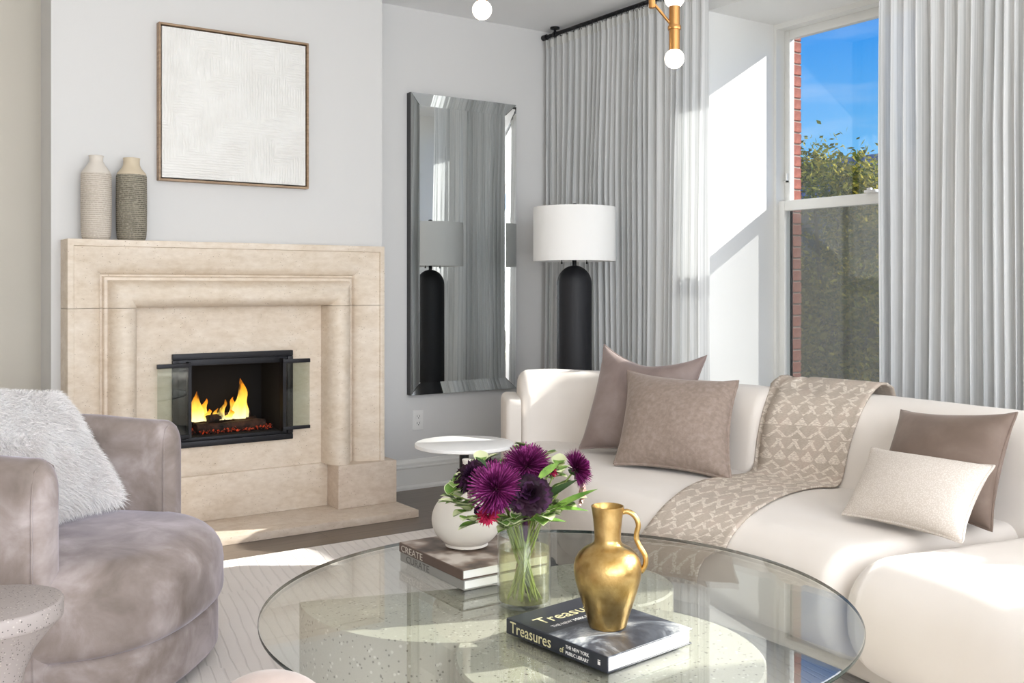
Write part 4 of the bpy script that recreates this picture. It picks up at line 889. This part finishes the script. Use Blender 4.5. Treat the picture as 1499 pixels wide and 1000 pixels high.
# ------------------------------------------------------------------ swivel chair
f_ = Vector((.765, -.644, 0)); w_ = Vector((.644, .765, 0)); CO = Vector((.704, 3.158, .0121))
ch = thing('swivel_chair', CO, 'taupe velvet barrel armchair with plump round seat beside the fireplace', 'armchair')
def LP(w, f, z): return w_*w+f_*f+Vector((0, 0, z))
def superplan(n, cf, af, aw, ex):
    out = []
    for i in range(n):
        th = 2*math.pi*i/n; c_, s_ = math.cos(th), math.sin(th)
        out.append((aw*math.copysign(abs(s_)**(2/ex), s_), cf+af*math.copysign(abs(c_)**(2/ex), c_)))
    return out
def slab(name, cf, af, aw, ex, prof, mat):   # prof: list of (scale inset, z)
    mb = MB(); n = 72
    for ins, z in prof:
        for w, f in superplan(n, cf, max(.001, af-ins), max(.001, aw-ins), ex): mb.v.append(LP(w, f, z))
    k = len(prof); mb.f = [(i*n+j, i*n+(j+1) % n, (i+1)*n+(j+1) % n, (i+1)*n+j) for i in range(k-1) for j in range(n)]+[tuple(range(n)), tuple(range((k-1)*n, k*n))]
    return mb.out(name, mat, ch, smooth=True, sharp=60)
def arcprof(z0, z1, r0, r1, k=7):
    out = [(r0*(1-math.sin(R(90*i/k))), z0+r0*(1-math.cos(R(90*i/k)))) for i in range(k+1)]
    out += [(r1*(1-math.cos(R(90*i/k))), z1-r1*(1-math.sin(R(90*i/k)))) for i in range(k+1)]
    return out
slab('swivel_plinth', -.2, .28, .30, 2.2, [(0, 0), (0, .05)], 'black_metal')
slab('chair_base', -.17, .435, .435, 2.7, arcprof(.035, .195, .02, .035), 'velvet_taupe')
pf = arcprof(.180, .425, .05, .115); pf += [(.15, .430), (.22, .436), (.30, .440), (.36, .441)]
slab('seat_cushion', -.17, .455, .45, 2.6, pf, 'velvet_taupe')
# wrap-around back and arms
def shell():
    pth = []
    rr = .378
    for i in range(15): pth.append((rr, -.02-.23*(i/14)**1.3, 0))
    for i in range(1, 30): a = R(180*i/30); pth.append((rr*math.cos(a), -.25-.40*math.sin(a)*.92, a))
    for i in range(15): pth.append((-rr, -.02-.23*((14-i)/14)**1.3, 0))
    sec = rrect(-.062, .062, .06, .72, (.055, .06, .02, .02), 6); k = len(sec); mb = MB(); m_ = len(pth)
    for i, (w, f, a) in enumerate(pth):
        a0 = Vector(pth[max(0, i-1)][:2]); a1 = Vector(pth[min(m_-1, i+1)][:2]); tg = (a1-a0).normalized(); nn = Vector((-tg.y, tg.x)); 
        if nn.dot(Vector((w, f+.25))) < 0: nn = -nn
        hz = 1+.075*math.sin(math.pi*i/(m_-1))**2
        for s, z in sec:
            zz = z if z < .3 else .3+(z-.3)*hz
            mb.v.append(LP(w+nn.x*s, f+nn.y*s, zz))
    mb.f = [(i*k+j, i*k+(j+1) % k, (i+1)*k+(j+1) % k, (i+1)*k+j) for i in range(m_-1) for j in range(k)]
    # rounded arm fronts
    for end, sgn in ((0, 1), (m_-1, 1)):
        base = end*k; w, f, a = pth[end]; prev = [base+j for j in range(k)]; cz = .39
        for q in (12, 24, 36, 48, 60, 70, 80, 90):
            ins = .05*(1-math.cos(R(q))); dd = .055*math.sin(R(q)); idx = []
            for j, (s, z) in enumerate(sec):
                sc_ = 1-ins/.062; zc = cz+(z-cz)*(1-ins*1.5/.33); sg = 1 if end == 0 else -1
                idx.append(len(mb.v)); mb.v.append(LP(w+(s*sc_)*sg, f+dd, zc))
            for j in range(k): mb.f.append((prev[j], prev[(j+1) % k], idx[(j+1) % k], idx[j]))
            prev = idx
        mb.f.append(tuple(prev))
    for sg in (1, -1):
        MB().tube([LP(sg*rr+sx_, .008, zq) for sx_, zq in [(-.052*sg, .10), (-.056*sg, .3), (-.057*sg, .6), (-.053*sg, .66), (-.042*sg, .692), (-.02*sg, .704), (0, .706), (.02*sg, .704), (.042*sg, .692), (.053*sg, .66), (.057*sg, .6), (.056*sg, .3), (.052*sg, .10)]], .003, 6).out('arm_piping', 'velvet_taupe', ch, smooth=True)
    return mb.out('backrest', 'velvet_taupe', ch, smooth=True, sharp=70)
shell()

# fur pillow on the chair
fpl, cv = pillow('fur_pillow', [(.46, 3.20, .475), (.800, 3.455, .475), (.640, 3.680, .815), (.30, 3.42, .88)], .17, 'fur_base', 'fluffy pale lilac grey faux fur pillow on the taupe armchair', pipe=0, seed=5)
fm = MB(); rnd = random.Random(3); polys = list(cv.data.polygons); ar = [p.area for p in polys]; tot = sum(ar)
swirl = Vector((.35, -.25, -.75))
for p, a_ in zip(polys, ar):
    cnt = a_/tot*42000; n = int(cnt)+(1 if rnd.random() < cnt-int(cnt) else 0); vs_ = [cv.data.vertices[i].co for i in p.vertices]; nn = p.normal*(1 if p.normal.dot(p.center) > 0 else -1)
    if len(vs_) < 4: continue
    for _ in range(n):
        a, b = rnd.random(), rnd.random(); q = (vs_[0]*(1-a)+vs_[1]*a)*(1-b)+(vs_[3]*(1-a)+vs_[2]*a)*b
        g = noise.noise_vector(q*7)*.9; d = (nn*1.0+swirl*.45+g*.8+Vector((rnd.uniform(-.4, .4), rnd.uniform(-.4, .4), rnd.uniform(-.4, .4)))).normalized()
        L = rnd.uniform(.018, .038); s = d.cross(Vector((rnd.random()-.5, rnd.random()-.5, rnd.random()-.5))).normalized()*.0009
        m_ = q+d*L*.55; e_ = q+d*L*.9+swirl*L*.35; k = len(fm.v); fm.v += [q-s, q+s, m_+s*.8, m_-s*.8, e_]; fm.f += [(k, k+1, k+2, k+3), (k+3, k+2, k+4)]
me = bpy.data.meshes.new('fur'); me.from_pydata([tuple(v) for v in fm.v], [], fm.f); fo = link('fur', me, 'fur_hair', fpl); fo['kind'] = 'stuff'

# ------------------------------------------------------------------ terrazzo mushroom table and pouf in the foreground
st_ = thing('pedestal_table', (.2885, 2.415, .0121), 'grey speckled terrazzo pedestal table with round top next to the armchair', 'side table')
MB().lathe([(.10, 0), (.098, .02), (.072, .10), (.060, .20), (.060, .28), (.068, .34), (.088, .385), (.115, .42), (.138, .446)], 48).out('pedestal', 'terrazzo_grey', st_, smooth=True, sharp=60)
MB().lathe([(.138, .446), (.143, .450), (.144, .456), (.144, .482), (.142, .4865), (.137, .488)], 64).out('table_top', 'terrazzo_grey', st_, smooth=True, sharp=60)
pf_ = thing('round_pouf', (.630, 1.676, .0121), 'blush velvet rounded pouf in front of the glass coffee table', 'pouf')
pr = [(.05, .022), (.06, .024)] + [(.155*max(.001, math.cos(R(a)))**.8, .258+.235*math.sin(R(a))) for a in range(-70, 90, 5)] + [(.002, .494)]
MB().lathe(pr, 48).out('pouf_cover', 'velvet_blush', pf_, smooth=True)
MB().lathe([(.055, 0), (.060, .004), (.060, .03)], 32).out('pouf_foot', 'black_metal', pf_, smooth=True, sharp=40)

# ------------------------------------------------------------------ chandelier
CHC = Vector((1.856, 2.365, 0)); cl = thing('chandelier', (CHC.x, CHC.y, ZC), 'brass branching chandelier with round white globe bulbs', 'chandelier')
O = Vector((CHC.x, CHC.y, ZC))
def cpart(nm, mb, mat, par=cl): mb.v = [v-O for v in mb.v]; return mb.out(nm, mat, par, smooth=True, sharp=40)
cpart('canopy', MB().lathe([(.065, ZC-.022), (.065, ZC)], 32, (CHC.x, CHC.y, 0)), 'brass'); cpart('stem', MB().tube([(CHC.x, CHC.y, 2.30), (CHC.x, CHC.y, ZC-.02)], .006, 12), 'brass')
cpart('hub', MB().lathe([(.012, 2.28), (.016, 2.285), (.016, 2.325), (.012, 2.33)], 20, (CHC.x, CHC.y, 0)), 'brass')
def bulb(p, par=cl):
    s = MB().lathe([(.0295*math.cos(R(a)), .0295*math.sin(R(a))) for a in range(-88, 90, 8)], 28, p); cpart('bulb', s, 'bulb_glow')
def cluster(x, y, zt, zb, arm_z, hub_z, both=True):
    p = Vector((x, y, 0)); zmid = (zt+zb)/2
    cpart('socket', MB().lathe([(.0165, zb), (.0165, zmid-.004), (.013, zmid-.004)], 24, p), 'brass')
    if both: cpart('socket', MB().lathe([(.013, zmid+.004), (.0165, zmid+.004), (.0165, zt)], 24, p), 'brass'); bulb((x, y, zt+.024))
    cpart('collar', MB().lathe([(.019, zmid-.004), (.020, zmid-.002), (.020, zmid+.006), (.019, zmid+.008)], 24, p), 'brass')
    bulb((x, y, zb-.024)); cpart('arm', MB().tube([(x, y, arm_z), (CHC.x, CHC.y, hub_z)], .0045, 10), 'brass')
cluster(2.093, 2.204, 2.022, 1.890, 1.956, 2.30); cluster(1.617, 2.529, 2.16, 2.036, 2.10, 2.30, True)
cluster(2.02, 2.62, 2.62, 2.50, 2.55, 2.31); cluster(1.66, 2.12, 2.62, 2.50, 2.55, 2.31)
j0 = Vector((2.093, 2.204, 1.956)).lerp(Vector((CHC.x, CHC.y, 2.30)), .235)
cpart('joint', MB().lathe([(.008, -.02), (.010, -.018), (.010, .04), (.008, .042)], 16, j0), 'brass')
for p in ((2.093, 2.204, 1.866), (1.617, 2.529, 2.012)):
    l = bpy.data.lights.new('bulb_light', 'POINT'); l.energy = 1.5; l.color = (1, .86, .68); l.shadow_soft_size = .03; o = bpy.data.objects.new('bulb_light', l); C.objects.link(o); o.location = Vector(p)-Vector((0, 0, .045))

# ------------------------------------------------------------------ outdoors
o = MB().box(4.8, 90, -40, 90, -4.7, -4.5).out('ground', 'street'); o['kind'] = 'structure'
LEAF = None
def tree(x, y, zb, ztop, rad, lab, seed, count):
    t = thing('street_tree', (x, y, -4.5), lab, 'tree', 'trees along the street'); rnd = random.Random(seed); O = Vector((x, y, -4.5))
    hc = (zb+ztop)/2+4.5; hh = (ztop-zb)/2
    MB().tube([(0, 0, 0), (.1, 0, 2), (.0, .15, hc)], [.24, .18, .09], 10).out('trunk', 'bark', t, smooth=True)
    clumps = []
    for i in range(130):
        v = Vector((rnd.gauss(0, 1), rnd.gauss(0, 1), rnd.gauss(0, 1))).normalized()*rnd.uniform(.05, 1)**.5; clumps.append((Vector((v.x*rad, v.y*rad, hc+v.z*hh*.9)), rnd.uniform(.26, .50)))
    for i in range(12):
        c, r = clumps[i*7]; MB().tube([(0, .05, hc*.62), (c*.5+Vector((0, 0, hc*.38))), c], [.07, .045, .015], 6).out('branch', 'bark', t, smooth=True)
    mb = MB()
    for i in range(count):
        c, r = clumps[rnd.randrange(len(clumps))]; p = c+Vector((rnd.gauss(0, 1), rnd.gauss(0, 1), rnd.gauss(0, .8)))*r*.62; s = rnd.uniform(.035, .07)
        a = Vector((rnd.uniform(-1, 1), rnd.uniform(-1, 1), rnd.uniform(-1, 1))).normalized(); b = a.orthogonal().normalized()
        k = len(mb.v); mb.v += [p-a*s, p+b*s*.5, p+a*s, p-b*s*.5]; mb.f.append((k, k+1, k+2, k+3))
    me = bpy.data.meshes.new('foliage'); me.from_pydata([tuple(v) for v in mb.v], [], mb.f); fo = link('foliage', me, 'tree_leaf', t, False); fo['kind'] = 'stuff'
tree(13.4, 10.5, -3.2, 3.55, 2.6, 'leafy yellow green tree outside the window with the brick jamb', 1, 95000)
tree(17.5, 16.5, -3.4, 3.4, 2.7, 'yellow green street tree further along behind the first tree', 2, 26000)
tree(20.0, 11.0, -3.6, 3.2, 2.8, 'loose yellow green tree across the street', 5, 26000)
fb = thing('far_building', (34, 29, -4.5), 'distant building with blue grey roof rising behind the trees', 'building')
MB().box(-4, 4, -9, 9, 0, 8.6).out('wall', 'far_wall', fb)
v = [(-4.3, -9.3, 8.6), (4.3, -9.3, 8.6), (4.3, 9.3, 8.6), (-4.3, 9.3, 8.6), (-2.2, -7, 10.6), (2.2, -7, 10.6), (2.2, 7, 10.6), (-2.2, 7, 10.6)]
ob('roof', v, [(0, 1, 5, 4), (1, 2, 6, 5), (2, 3, 7, 6), (3, 0, 4, 7), (4, 5, 6, 7), (3, 2, 1, 0)], 'far_roof', fb, False)
for r in range(3):
    for c in range(7): MB().box(-4.04, -3.98, -7.9+c*2.4, -6.7+c*2.4, 1.0+r*2.6, 2.7+r*2.6).out('window', 'far_pane', fb)
